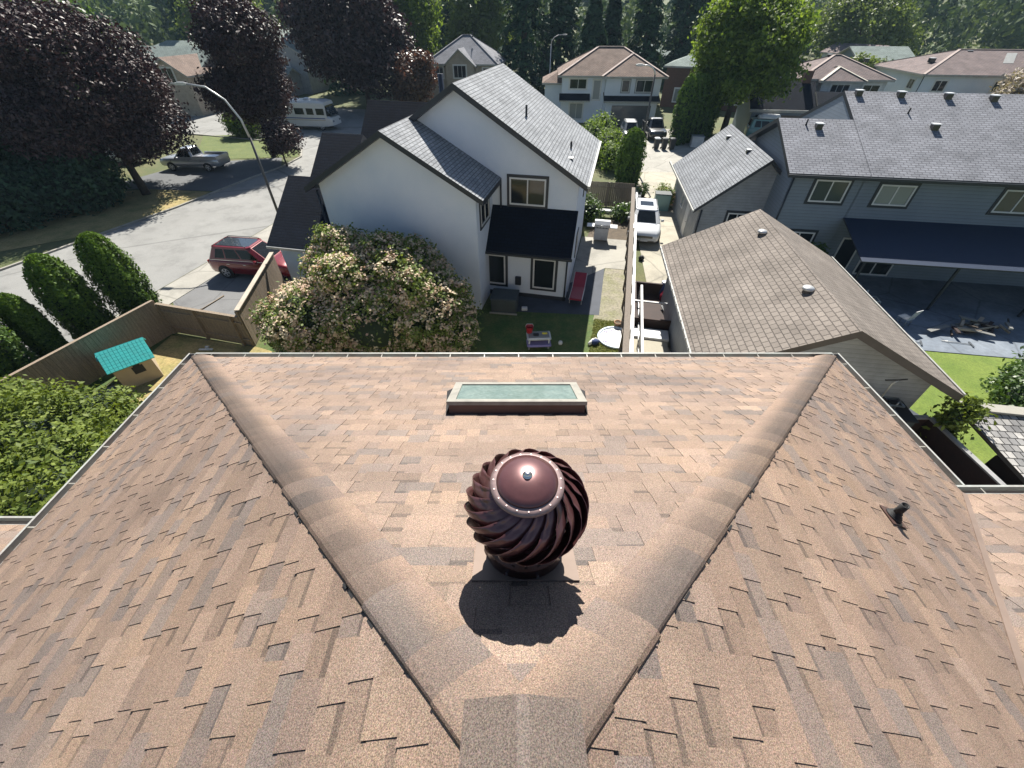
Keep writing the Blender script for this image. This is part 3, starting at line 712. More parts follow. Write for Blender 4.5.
# --- plumbing stack
px_, py_ = 3.46, 1.95; pz_ = roofz(px_, py_)
pv = thing('plumbing_vent', 'small black plumbing vent pipe with ribbed boot on right roof slope', 'roof vent', (px_, py_, pz_)); pv.scale = (.86, .86, .86)
nS = Vector((SN, 0, CS)); vS = Vector((-CS, 0, SN)); Y = Vector((0, 1, 0)); b = MB()
b.hbox(nS * .018, vS * .12, Y * .11, nS * .003, 'flash_brown'); b.build('flashing', pv)
b = MB(); rg = []
for i, (r_, h_) in enumerate([(.088, .02), (.084, .038), (.070, .042), (.072, .06), (.058, .064), (.060, .082), (.048, .086), (.047, .12)]):
    rg.append([nS * h_ * (1 - i / 8) + Vector((0, 0, h_ * i / 8)) + vS * r_ * math.cos(t) + Y * r_ * math.sin(t) for t in [2 * math.pi * j / 20 for j in range(20)]])
b.loft(rg, 'rubber_black', True, True); b.build('boot', pv)
b = MB(); b.lathe([(.037, .05), (.037, .235), (.030, .235), (.030, .16)], 'rubber_black', n=18); b.build('pipe', pv)
# ------------------------------------------------------------------ ground, streets and yards
def terrain():
    b = MB(); n = 60; st = []
    rs = [0, 40, 80, 130, 200, 260, 330, 420, 600, 900]
    vs = [(0, 40, 0)]; m = 48
    for r_ in rs[1:]:
        for j in range(m):
            a = 2 * math.pi * j / m; z = 0 if r_ <= 200 else 34 * (1 - math.exp(-(r_ - 200) / 160.)) * (1 + .25 * math.sin(a * 3) + .12 * math.sin(a * 7)) * (1 if math.sin(a) > -.3 else .3)
            vs.append((r_ * math.cos(a), 40 + r_ * math.sin(a), z))
    fs = [(0, 1 + j, 1 + (j + 1) % m) for j in range(m)]
    for i in range(len(rs) - 2):
        for j in range(m):
            a = 1 + i * m + j; c = 1 + i * m + (j + 1) % m; fs.append((a, a + m, c + m, c))
    b.faces(vs, fs, 'grass_ground', True); b.mats; return struct('ground', b)
terrain()
FL = sheet
# left street: near kerb / far kerb
near = [(-21.5, 6), (-20.6, 11), (-18.95, 19.2), (-17.95, 23.4), (-16.9, 28), (-15.9, 33), (-14.8, 40), (-14.6, 46), (-16.5, 52)]
far = [(-36, 8), (-31.8, 15), (-29.2, 21.8), (-27.2, 27), (-25.3, 31.9), (-23.3, 38.8), (-21.8, 43), (-21.4, 46.5), (-22.6, 49.8), (-26, 52.8), (-34, 55.5), (-60, 64)]
FL('street', near + [(-10, 60), (-14, 72), (-30, 76), (-62, 80)] + far[::-1], .012, 'asphalt_street')
def kerb(name, pts, w, h, m='concrete'):
    b = MB()
    for i in range(len(pts) - 1):
        a, c = Vector(pts[i] + (0,)), Vector(pts[i + 1] + (0,)); d = (c - a).normalized(); nrm = Vector((-d.y, d.x, 0)) * w
        vs = [a, c, c + nrm, a + nrm]
        top = [p + Vector((0, 0, h)) for p in vs]
        b.poly(top if nrm.length else top, m); b.poly([vs[0], vs[1], top[1], top[0]][::-1], m); b.poly([vs[3], vs[2], top[2], top[3]], m)
    return struct(name, b)
kerb('kerb', far, .16, .11); 
sidewalk = near[:8]
FL('sidewalk', [(x + .1, y) for x, y in sidewalk] + [(x + 1.75, y - .35) for x, y in sidewalk[::-1]], .035, 'concrete', .03)
FL('driveway', [(-17.3, 18.3), (-16.05, 23.6), (-11.0, 24.5), (-11.3, 20), (-12.3, 15.2), (-15.5, 15.9)], .024, 'asphalt')
FL('verge', [(-18.9, 10), (-17.2, 18.2), (-15.4, 15.9), (-16.5, 10)], .02, 'grass_yard')
FL('parking_pad', [(-34.5, 36.6), (-31.6, 44.2), (-23.4, 46.3), (-21.9, 42.6), (-23.5, 38.9), (-24.6, 35.8)], .02, 'asphalt_old')
FL('front_lawn', [(-31.6, 45.4), (-37, 56.4), (-31, 56.6), (-26.4, 52.6), (-22.9, 49.2), (-21.9, 46.6), (-23.5, 46.4)], .026, 'grass_lawn')
FL('dry_lawn', [(-33.5, 35.2), (-30.2, 36.3), (-24.8, 35.6), (-25.5, 31.7), (-27.3, 27.3), (-32, 24), (-38, 30)], .024, 'grass_dry')
FL('side_street', [(-70, 70), (-62, 80), (-14, 72), (-12, 60)], .008, 'asphalt_old')
# our yard
FL('yard', [(-16.4, 4), (-15.6, 15.4), (-11.2, 14.5), (-5, 12), (-5, 4)], .022, 'grass_dry')
# neighbour's back yard
FL('back_lawn', [(-11.3, 14.5), (-11.5, 20), (3.5, 18), (4.6, 19.3), (5.9, 18.9), (4.0, 11), (-11, 8)], .02, 'grass_yard')
def F(pts): return [wpos(u, w_, -12.5)[:2] for u, w_ in pts]
FL('patio', F([(-4.6, 16.9), (-4.6, 19.5), (.45, 22.7), (.45, 17.6)]), .03, 'patio_dark', .03)
FL('path', F([(-1.3, 20.5), (-1.25, 26.9), (1.9, 26.9), (1.85, 22.7), (.5, 22.7)]), .036, 'concrete', .03)
FL('gravel_strip', F([(.2, 17.1), (.5, 22.68), (1.85, 22.68), (1.85, 17.1)]), .028, 'weedy_gravel')
FL('flower_bed', F([(-.9, 26.92), (-.7, 30.2), (2.0, 30.2), (1.9, 26.92)]), .03, 'soil')
# right driveway and the court beyond
FL('concrete_driveway', [(5.4, 7), (9.0, 31.5), (9.9, 35), (11.2, 39), (12.2, 41.4), (15.4, 41), (14.6, 36), (12.3, 28), (11, 22.5), (9.6, 16), (8.0, 7)], .03, 'concrete_warm')
FL('court', [(11.3, 41.3), (12.6, 50.6), (14.0, 60), (24, 60), (21, 50), (17.6, 44.5), (15.4, 41)], .022, 'concrete')
FL('road', [(12.4, 42), (15.2, 54), (40, 54), (64, 50), (70, 44), (24, 40), (15.4, 41)], .016, 'asphalt')
FL('neighbour_patio', [wpos(u, w_, -9)[:2] for u, w_ in ((12.6, 16.9), (12.6, 24), (30, 24), (30, 16.9))], .04, 'concrete_blue', .03)
FL('right_lawn', [wpos(u, w_, -9)[:2] for u, w_ in ((12.9, 8.5), (12.6, 16.85), (30, 16.85), (30, 8.5))], .03, 'grass_bright')
FL('side_yard', [(8, 6), (9.6, 15.5), (13.2, 15.5), (15.3, 9.4), (15.6, 6)], .034, 'patio_dark')
# grass blades in the lit yards
def blades(name, poly, n, h, label):
    xs = [p[0] for p in poly]; ys = [p[1] for p in poly]; P = []
    while len(P) < n:
        x = rng.uniform(min(xs), max(xs)); y = rng.uniform(min(ys), max(ys)); ins = False
        for i in range(len(poly)):
            (ax, ay), (bx, by) = poly[i], poly[(i + 1) % len(poly)]
            if (ay > y) != (by > y) and x < (bx - ax) * (y - ay) / (by - ay) + ax: ins = not ins
        if ins: P.append((x, y, h * .5))
    C = np.array(P); N = rng.normal(size=(n, 3)); N[:, 2] = np.abs(N[:, 2]) + .5
    o = leafobj(name, C, N, h * rng.uniform(.5, 1.2, n), .25, 'grass_blade', None); tag(o, label, 'grass', kind='stuff')
blades('grass', F([(.2, 13.6), (.25, 17.2), (1.8, 17.2), (1.8, 13.6)]), 7000, .07, 'short weedy sunlit grass at the end of the gravel path')

# ------------------------------------------------------------------ white house
T = -12.5
h = House('white_house', 'white stucco two storey house with charcoal gabled roofs beside the street', T, (-6.6, 22), 'stucco_white')
main, zr = h.gable(-12.0, -1.31, 19.55, 27.3, 5.4, .607, 'w', 'roof_charcoal', .45, .45, .24, ridge=-6.67)
h.roofpipe(main, -7.7, 20.6, 8.1, .95, .12, 'paint_black', 'chimney'); h.roofpipe(main, -4.2, 22.0, 7.35, .5, .05); h.roofpipe(main, -2.05, 22.4, 6.0, .4, .05); h.roofbox(main, -1.9, 20.9, 5.95, .2, 'paint_black', 'pole_pale')
h.gable(-12.38, -5.28, 16.85, 20.2, 5.4, .567, 'w', 'roof_charcoal', .45, .45, .22, ridge=-8.83)
h.gable(-13.3, -9.0, 22.9, 26.7, 5.3, .9, 'u', 'roof_dark_shade', .45, .3, .2)
h.gable(-13.6, -12.05, 18.6, 22.0, 5.0, .80, 'u', 'roof_dark_shade', .4, .3, .2)
h.gable(-15.6, -12.4, 16.75, 22.3, 2.55, .74, 'u', 'roof_dark_shade', .35, .35, .2)
h.gable(-7.5, -1.6, 27.7, 30.6, 4.9, .6, 'w', 'roof_charcoal', .4, .3, .2)
# lean-to
lt = MB(); P = h.P
lt.slab([P(-5.9, 18.02, 2.58), P(-1.2, 18.02, 2.58), P(-1.2, 19.54, 4.2), P(-5.6, 19.54, 4.2)], .17, 'roof_dark_shade', 'trim_dark'); lt.build('roof', h.root)
h.wallpoly([(-5.5, 18.55, 0), (-1.35, 18.55, 0), (-1.35, 18.55, 2.9), (-5.5, 18.55, 2.9)])
h.wallpoly([(-1.35, 18.55, 0), (-1.35, 19.56, 0), (-1.35, 19.56, 3.98), (-1.35, 18.55, 2.92)]); h.wallpoly([(-5.5, 19.56, 0), (-5.5, 18.55, 0), (-5.5, 18.55, 2.92), (-5.5, 19.56, 3.98)])
h.window('-w', 19.55, -3.6, 4.87, 1.62, 1.12, 'trim_dark')
h.window('-w', 18.55, -4.94, 1.4, .92, 1.5, 'trim_dark', cols=1); h.window('-w', 18.55, -2.5, 1.4, 1.02, 1.5, 'trim_dark', cols=1)
h.window('+u', -5.28, 18.1, 4.45, 1.3, 1.0, 'trim_dark')
h.window('+u', -1.31, 24.5, 4.2, 1.2, 1.1, 'trim_dark'); h.window('+u', -1.31, 22.4, 1.5, .8, 1.0, 'trim_dark')
h.pipe(-1.4, 18.45, .1, 2.3); h.pipe(-5.66, 18.42, .3, 2.3); h.pipe(-4.85, 19.47, 4.1, 5.4); h.pipe(-12.5, 16.75, .3, 5.2); h.pipe(-12.75, 16.66, .1, 2.4)
h.gutter((-.84, 19.1), (-.84, 27.7), 5.42); h.gutter((-5.95, 17.97), (-1.15, 17.97), 2.56, 'trim_dark', .1); h.gutter((-15.95, 16.36), (-12.3, 16.36), 2.5, 'pole_pale', .1)
fd = MB(); fd.box(*[0] * 6, 'trim_dark') if 0 else None
p0_ = P(-5.5, 18.53, 0); p1_ = P(-1.33, 18.55, 0); fd.box(p0_.x, p1_.x, p0_.y - .01, p1_.y - .003, 0, .24, 'trim_dark'); fd.build('foundation', h.root)
vb = MB(); q = P(-3.78, 18.5, .93); vb.bbox(q.x - .15, q.x + .15, q.y - .09, q.y + .04, q.z - .22, q.z + .22, 'trim_dark'); vb.build('utility_box', h.root)
h.done()

# ------------------------------------------------------------------ blue-grey house on the right
T = -9
h = House('blue_house', 'blue grey sided two storey house with white framed windows and long dark awning', T, (18, 28), 'siding_blue')
r1, _ = h.gable(10.35, 13.16, 23.95, 30.9, 5.2, .418, 'u', 'roof_slate', .5, .42, .2, ridge=27.4)
r2, _ = h.gable(13.62, 30, 23.95, 35.5, 5.2, .418, 'u', 'roof_slate', .5, .02, .2, ridge=29.7)
for u, w_ in ((14.2, 29.4), (16.25, 29.35), (18.5, 29.3), (20.6, 29.2), (24.6, 29.1)): h.roofbox(r2, u, w_, 5.2 + .418 * (w_ - 23.45) + .06, .3)
h.roofbox(r2, 17.2, 26.9, 5.2 + .418 * (26.9 - 23.45) + .06, .3); h.roofbox(r1, 11.75, 26.7, 5.2 + .418 * (26.7 - 23.45) + .06, .3)
h.roofpipe(r2, 16.3, 28.0, 7.05, .3, .04); h.roofpipe(r1, 11.2, 26.9, 6.6, .3, .04)
h.wallpoly([(13.1, 23.95, 0), (13.7, 23.95, 0), (13.7, 23.95, 5.25), (13.1, 23.95, 5.25)])
gw, _ = h.gable(6.95, 12.5, 25.85, 34.4, 2.6, .85, 'w', 'roof_bluegrey', .42, .42, .2, ridge=9.72, m='siding_grey')
h.roofbox(gw, 9.2, 32.6, 4.87, .22); h.roofbox(gw, 9.35, 28.4, 5.0, .22)
h.window('-w', 23.95, 12.3, 4.33, 1.5, .98, 'trim_dark', pane='pane_sky'); h.window('-w', 23.95, 15.3, 4.28, 1.5, .9, 'trim_dark', pane='pane_curtain'); h.window('-w', 23.95, 20.75, 4.25, 1.6, .98, 'trim_dark', pane='pane_sky'); h.window('-w', 23.95, 25, 4.25, 1.6, .98, 'trim_dark')
h.window('-w', 23.95, 11.9, 1.75, 1.4, .95, 'trim_dark'); h.window('-w', 25.85, 9.1, 2.0, 1.0, .75, 'trim_dark', pane='pane_dark')
h.window('-u', 6.95, 30.5, 1.55, .8, .9, None, pane='pane_curtain', cols=1); h.door('-u', 6.95, 28.4)
h.gutter((6.5, 25.4), (6.5, 36), 2.58, 'gutter_white', .09); h.pipe(7.05, 25.76, .1, 2.5); h.pipe(10.4, 23.86, .1, 5.1); h.gutter((9.9, 23.4), (30.4, 23.4), 5.16, 'trim_dark', .1)
h.window('-w', 23.95, 14.6, 1.1, .9, 1.9, None, cols=1, name='patio_door'); h.window('-w', 23.95, 16.4, 1.1, 1.7, 1.9, None, name='patio_door')
aw = MB(); P = h.P; aw.slab([P(13.35, 20.4, 2.35), P(30, 20.4, 2.35), P(30, 23.94, 3.1), P(13.6, 23.94, 3.1)], .06, 'awning_metal', 'trim_dark'); ao = aw.build('awning', h.root)
for u in (13.6, 17.6, 21.6, 25.6, 29.6):
    q = MB(); q.bar(P(u, 20.55, .04), P(u, 20.55, 2.3), .09, .09, 'trim_dark'); q.build('post', ao)
h.done()

# ------------------------------------------------------------------ taupe roofed garage in front of it
T = -8.5
h = House('neighbour_garage', 'grey sided garage with worn taupe shingle gable roof right of the driveway', T, (8, 14.5), 'siding_grey', 'trim_brown', 'garage')
r1, _ = h.gable(4.75, 11.1, 10.85, 19.1, 2.8, .508, 'w', 'roof_taupe', .53, .5, .24, ridge=7.92)
for u, w_ in ((7.45, 17.4), (7.5, 12.8)):
    g = MB(); p = h.P(u, w_, 2.8 + .508 * (u - 4.22)); g.lathe([(.13, -.08), (.11, .06)], 'trim_brown', tuple(p), 14); g.lathe([(.17, .06), (.185, .10), (.15, .15), (.05, .17)], 'pole_pale', tuple(p), 14); g.build('roof_vent', r1)
gt = h.gutter((4.17, 10.4), (4.17, 19.5), 2.83, 'gutter_white', .06)
lt = MB()
for i in range(16): lt.lathe([(.012, -.07), (.03, -.05), (.03, .01), (.012, .03)], 'plastic_white', tuple(h.P(4.12, 10.9 + i * .55, 2.86)), 6)
lt.build('string_light', gt)
h.gutter((11.68, 10.4), (11.68, 19.5), 2.83, 'gutter_white', .05)
h.window('-w', 10.85, 6.3, 1.4, .9, .8, None); h.door('-u', 4.75, 12.2, m='trim_white'); h.done()
# ------------------------------------------------------------------ distant houses
def far_house_a():
    h = House('cream_house', 'cream two storey house with brown hip roof and double garage at the court', -4, (8, 66), 'stucco_white', 'gutter_white')
    u0 = 1.9; w0 = 64.6
    h.hip(u0, u0 + 12.2, w0, w0 + 9, 5.1, .5, 'roof_brown', .6, cap='cap_light')
    h.hip(u0 + 5.4, u0 + 12.2, w0 - .7, w0 + 6, 5.1, .5, 'roof_brown', .6, cap='cap_light', name='roof')
    h.hip(u0 - 2.2, u0 + 3, w0 + 3, w0 + 9, 4.0, .5, 'roof_brown', .4, name='roof')
    h.gable(u0 + 5.6, u0 + 12.0, w0 - 1.3, w0 + 2.2, 2.65, .4, 'u', 'roof_dark_shade', .5, .3, .18)
    h.door('-w', w0 - 1.3, u0 + 8.9, 4.9, 2.15, 'paint_grey', 'garage_door', 4)
    h.window('-w', w0 - .7, u0 + 7.9, 4.1, .9, 1.2, 'siding_grey', cols=1); h.window('-w', w0 - .7, u0 + 10.2, 4.1, 2.0, 1.2, 'siding_grey')
    h.window('-w', w0, u0 + 2.0, 4.2, 2.1, 1.0, 'trim_white'); h.window('-w', w0, u0 + 4.4, 3.6, .9, 2.0, 'trim_white', pane='pane_curtain', cols=1)
    h.window('-w', w0, u0 + 2.0, 1.3, 1.7, 1.7, 'trim_white', pane='pane_curtain')
    b = MB(); P = h.P; b.slab([P(u0 - .3, w0 - 1.3, 2.6), P(u0 + 3.6, w0 - 1.3, 2.6), P(u0 + 3.6, w0, 3.2), P(u0 - .3, w0, 3.2)], .15, 'roof_dark_shade', 'gutter_white'); b.build('porch_roof', h.root)
    h.done()
def far_house_b():
    h = House('grey_gabled_house', 'beige house with steep grey hip roof and small front gable behind the rust tree', -8, (-18, 80), 'siding_beige', 'gutter_white')
    r, _ = h.hip(-24, -13.4, 77.6, 87, 5.1, .62, 'roof_slate', .5, cap='roof_slate'); h.gable(-21, -16.6, 76.6, 82, 4.9, .8, 'w', 'roof_slate', .35, .35, .2)
    h.window('-w', 76.6, -18.8, 4.2, 1.9, 1.5, 'trim_white', cols=3); h.window('-w', 77.6, -22.6, 4.0, 1.8, 1.4, 'trim_white', cols=3, pane='pane_sky'); h.window('-w', 77.6, -14.8, 4.0, 1.2, 1.2, 'trim_white')
    h.roofpipe(r, -17.5, 81, 8.2, .6); h.hip(-27, -23, 79, 85, 4.6, .5, 'roof_slate', .4); h.done()
def simple(name, label, th, org, box, ze, pitch, roof, wall, kind='hip', axis='u', wins=(), side=(), extra=None, fascia='gutter_white', cat='house', oh=.5, capm=None):
    h = House(name, label, th, org, wall, fascia, cat); u0, u1, w0, w1 = box
    if kind == 'hip': r, zr = h.hip(u0, u1, w0, w1, ze, pitch, roof, oh, cap=capm)
    else: r, zr = h.gable(u0, u1, w0, w1, ze, pitch, axis, roof, oh, .45, .2)
    for a, z, ww, hh, c in wins: h.window('-w', w0, a, z, ww, hh, 'trim_white', cols=c)
    for f, a, z, ww, hh, c in side: h.window(f, u0 if f == '-u' else u1, a, z, ww, hh, 'trim_white', cols=c)
    if extra: extra(h, r, zr)
    return h.done()
far_house_a(); far_house_b()
def exC(h, r, zr):
    h.window('-w', 79.2, 0 - 9.2, 1.6, 1.0, 1.6, 'trim_white', pane='pane_curtain', cols=1); h.roofbox(r, -8.5, 84, 6.5, .4)
simple('brick_house', 'brown brick house with pale green grey hip roof behind the big green maple', -25, (-7, 83), (-11.5, 0, 79.2, 88), 5.1, .36, 'roof_green', 'brick_brown', wins=((-4, 3.9, 1.4, 1.1, 2), (-1.5, 1.6, 2, 1.4, 2)), extra=exC)
def exD(h, r, zr):
    h.hip(28, 32.2, 64.2, 69, 5.0, .45, 'roof_far', .4, cap='canvas_beige'); h.window('-w', 64.2, 30.1, 4.15, 2.0, 1.0, 'trim_white', cols=3)
    h.roofbox(r, 34, 69, 6.6, .4); h.roofbox(r, 30, 70, 6.9, .4); h.gable(26.8, 33.5, 59, 64, 2.5, .6, 'u', 'roof_dark_shade', .4, .3, .2); h.window('-w', 59, 31, 1.4, 2, 1.1, 'trim_white')
    c = MB(); p = h.P(25.6, 63.2, 0); c.bbox(p.x - .45, p.x + .45, p.y - .4, p.y + .4, 0, 6.0, 'brick_brown'); c.build('chimney', r)
simple('mauve_roof_house', 'pale house with mauve brown hip roof and three pane window right of the big maple', -8, (30, 68), (26, 35.5, 65.2, 74), 5.1, .40, 'roof_far', 'siding_pale', wins=((34, 4, 1.8, 1.1, 2),), extra=exD, capm='cap_light')
def exK(h, r, zr):
    b = MB(); P = h.P; a = P(20.3, 59.98, 0); c = P(25.9, 59.98, 0); b.box(a.x, c.x, a.y - .01, a.y + .02, 0, 2.1, 'paint_black'); b.build('opening', h.root)
    g = MB(); g.bar(P(19.3, 59.45, 2.62), P(27.7, 59.45, 2.62), .12, .12, 'gutter_white'); g.build('gutter', h.root)
simple('dark_roof_garage', 'low blue garage with dark roof and white gutter under the big maple', -8, (23.5, 63), (19.8, 26.2, 60, 66), 2.6, .68, 'roof_dark_shade', 'siding_blue', 'gable', 'u', extra=exK, cat='garage')
def exG(h, r, zr):
    h.roofbox(r, 50.5, 78, 6.9, .6); h.roofbox(r, 45.4, 76, 6.2, .6); h.window('-u', 43.2, 74, 3.9, 1.2, 1.0, 'trim_white'); h.pipe(43.1, 71.9, .2, 5)
    b = MB(); P = h.P; b.slab([P(53, 74.6, 6.12), P(54.2, 74.6, 6.12), P(55.8, 77.2, 7.0), P(54.6, 77.2, 7.0)], .06, 'gutter_white', 'gutter_white'); b.build('skylight', r)
simple('wide_hip_house', 'wide pale house with low mauve brown hip roof at the right edge', -8, (52, 78), (43.2, 64, 72, 84.5), 5.1, .32, 'roof_far', 'stucco_white', wins=((45.5, 3.9, 1.4, 1.1, 2), (52.5, 3.9, 1.6, 1.1, 2), (49, 1.5, 2, 1.3, 2)), extra=exG, capm='cap_light')
simple('white_gable_house', 'small white gable fronted house far off below the forest on the right', 20, (98, 70), (95, 101, 68, 78), 5.0, .4, 'roof_far', 'stucco_white', 'gable', 'w', wins=((96.5, 3.8, 1.2, 1, 1), (99.4, 3.8, 1.3, 1.1, 2)))
simple('pale_roof_house', 'far house with very pale grey roof and dark recessed gable on the right', -6, (58, 101), (51, 60, 97, 106), 4.6, .36, 'roof_green', 'siding_blue', 'gable', 'u', wins=((55, 3.4, 2.4, 1.2, 3),))
simple('tan_gable_house', 'beige house with grey tan roofs and arched window between the purple maples', -10, (-64, 68), (-69.5, -56, 64, 72), 5.0, .5, 'roof_green', 'siding_beige', 'gable', 'u', wins=((-66, 3.8, 1.6, 1.2, 2),), extra=lambda h, r, z: (h.gable(-60.5, -55, 60, 68, 4.6, .62, 'w', 'roof_brown', .4, .4, .2), h.window('-w', 60, -57.7, 4.6, 1.6, 1.6, 'trim_white'), h.gable(-65, -60.6, 60.5, 65, 2.6, .6, 'u', 'roof_brown', .4, .3, .2), h.door('-w', 60.5, -62.8, 3.8, 2.1, 'paint_grey', 'garage_door', 4)))
simple('dark_gable_house', 'grey house with dark front gable and pale garage roof behind the motorhome', -8, (-54, 86), (-59.5, -48, 84, 94), 5.3, .55, 'roof_green', 'siding_grey', 'gable', 'w', wins=((-52, 4.5, 2, 1.1, 3), (-56, 4.2, 1.5, 1.1, 2)), extra=lambda h, r, z: (h.gable(-58, -49.6, 79.6, 84, 2.6, .5, 'u', 'roof_green', .5, .3, .2), h.door('-w', 79.6, -54, 4.8, 2.1, 'paint_grey', 'garage_door', 4)))
simple('small_grey_house', 'small pale grey roof seen between two dark conifers beyond the cream house', -8, (13, 112), (8.5, 18, 108, 116), 4.4, .42, 'roof_green', 'siding_pale', wins=((12, 3.4, 1.4, 1, 2),))
simple('leftmost_far_house', 'pale roof house half hidden by the yellow green shrub at upper left', -10, (-88, 95), (-94, -80, 92, 101), 4.6, .4, 'roof_green', 'siding_pale')

# ------------------------------------------------------------------ trees
tree('purple_maple', 'large purple leaved maple overhanging the street at far left, leaning trunk showing', 'tree', (-29.65, 35.0, 0), 11.3, 6.3, 2.0, 'leaf_purple', off=(-2.0, 1.6), n=9500, k=14, size=.125, cr=.34, f=.32, seed=3, lobe=34, tr=.24, lean=(-.9, .6), up=.2)
tree('purple_maple', 'upright oval purple leaved maple standing behind the curved street lamp', 'tree', (-24.2, 46.5, 0), 12.8, 3.3, 1.8, 'leaf_purple', n=4200, k=14, size=.13, cr=.36, seed=5, lobe=18, tr=.17, f=.46, up=.2)
tree('purple_maple', 'broad dark purple maple beyond the motorhome, left of the grey gabled house', 'tree', (-21.5, 74, 0), 15.5, 7.6, .8, 'leaf_purple', n=4200, k=12, size=.27, cr=.6, seed=8, lobe=20, tr=.3, up=.2)
tree('rust_leaf_tree', 'rusty brown leaved tree beside the broad purple maple', 'tree', (-13.4, 69, 0), 8.2, 3.0, .6, 'leaf_rust', n=1500, k=9, size=.2, cr=.4, seed=9, lobe=12, tr=.16)
tree('street_shrub_tree', 'low dusty purple shrub under the oval maple on the lawn corner', 'tree', (-21.6, 43.2, 0), 4.0, 1.7, .5, 'leaf_purple', n=600, k=10, size=.13, cr=.3, seed=12, lobe=10, tr=.07)
tree('green_maple', 'tall sunlit green maple with lime edges behind the dark roofed garage', 'tree', (25.2, 56.5, 0), 13.6, 5.5, 2.4, 'leaf_maple', n=5200, k=12, size=.2, cr=.42, seed=21, lobe=34, tr=.3, up=.3, f=.33)
tree('willow', 'feathery yellow green tree between dark conifers above the grey gabled house', 'tree', (-6.6, 104, 0), 20, 6.0, 2, 'leaf_willow', n=2600, k=10, size=.32, cr=.7, seed=22, lobe=18, tr=.3)
tree('leafy_tree', 'glossy dark green broadleaf tree behind the rust coloured tree', 'tree', (-19.5, 94, 0), 17, 6.5, 2, 'leaf_maple', n=2400, k=9, size=.33, cr=.7, seed=23, lobe=16, tr=.3)
tree('spreading_tree', 'yellow green spreading tree before the hazy forest on the right', 'tree', (73, 112, 0), 13.5, 8.5, 2, 'leaf_willow', n=2600, k=10, size=.34, cr=.8, seed=24, lobe=18, tr=.35)
tree('bright_shrub_tree', 'small bright yellow green tree above the tan gabled house', 'tree', (-77.5, 97, 0), 8.5, 3.2, 1, 'leaf_lime', n=900, k=9, size=.28, cr=.5, seed=25, lobe=12, tr=.16)
tree('bright_shrub_tree', 'round lime shrub between the tan gabled house and the oval maple', 'tree', (-58, 82, 0), 5.2, 2.6, .6, 'leaf_lime', n=700, k=9, size=.25, cr=.45, seed=26, lobe=10, tr=.12)
tree('dry_leaf_tree', 'silvery dry leaved tree in front of the wide hip roofed house', 'tree', (60.5, 58, 0), 6.6, 3.4, 1.2, 'leaf_twig', n=1300, k=10, size=.2, cr=.45, seed=27, lobe=14, tr=.16)
tree('garden_tree', 'greyish feathery garden tree beside the mauve roofed house', 'tree', (54.5, 80, 0), 6.2, 3.0, .6, 'leaf_willow', n=900, k=9, size=.24, cr=.45, seed=28, lobe=10, tr=.12)
tree('hazy_tree', 'pale hazy green tree right behind the green maple', 'tree', (46, 96, 0), 12.5, 5.5, 1.5, 'leaf_green', n=1800, k=8, size=.34, cr=.7, seed=29, lobe=14, tr=.25)
tree('back_left_tree', 'light green tree glimpsed between the two nearer purple maples', 'tree', (-57, 108, 0), 15, 7, 2, 'leaf_willow', n=1800, k=9, size=.36, cr=.8, seed=30, lobe=14, tr=.3)
tree('top_left_tree', 'olive green tree rising above the large maple at upper left corner', 'tree', (-50, 52, 0), 15.5, 7.5, 2, 'leaf_green', n=2600, k=10, size=.25, cr=.6, seed=31, lobe=18, tr=.3)
CON = [(2.0, 88, 27, 5.6, 'tall drooping dark conifer left of the thin lamp post'), (8.0, 92, 25, 4.8, 'dark drooping conifer directly behind the thin lamp post'), (12.6, 84, 13.6, 4.2, 'short dense conifer behind the left end of the cream house'), (16.5, 90, 14.2, 3.6, 'short dense conifer just left of the tallest one behind the cream house'),
       (21.5, 86, 21, 4.0, 'tall pointed conifer over the right half of the cream house roof'), (31, 98, 22, 5.0, 'dark conifer between the small grey roof and the green maple'), (-29, 92, 24, 5.0, 'dark conifer directly right of the broad purple maple'), (-37, 100, 22, 4.6, 'dark conifer left of the broad purple maple'),
       (-12.5, 118, 27, 6.0, 'conifer standing behind the yellow green willow'), (60, 118, 15.5, 5.0, 'bluish conifer behind the small white gable house'), (41, 118, 21, 5.5, 'bluish conifer glimpsed right of the green maple top'), (-70, 118, 20, 5, 'dark conifer between the yellow shrub and the light green tree')]
for i, (x, y, H_, r_, lab) in enumerate(CON): conifer('conifer', lab, (x, y, 0), H_, r_, n=4200 if i < 6 else 3000, size=.5 if i < 6 else .6, seed=50 + i, power=.55 if i < 2 else .75)
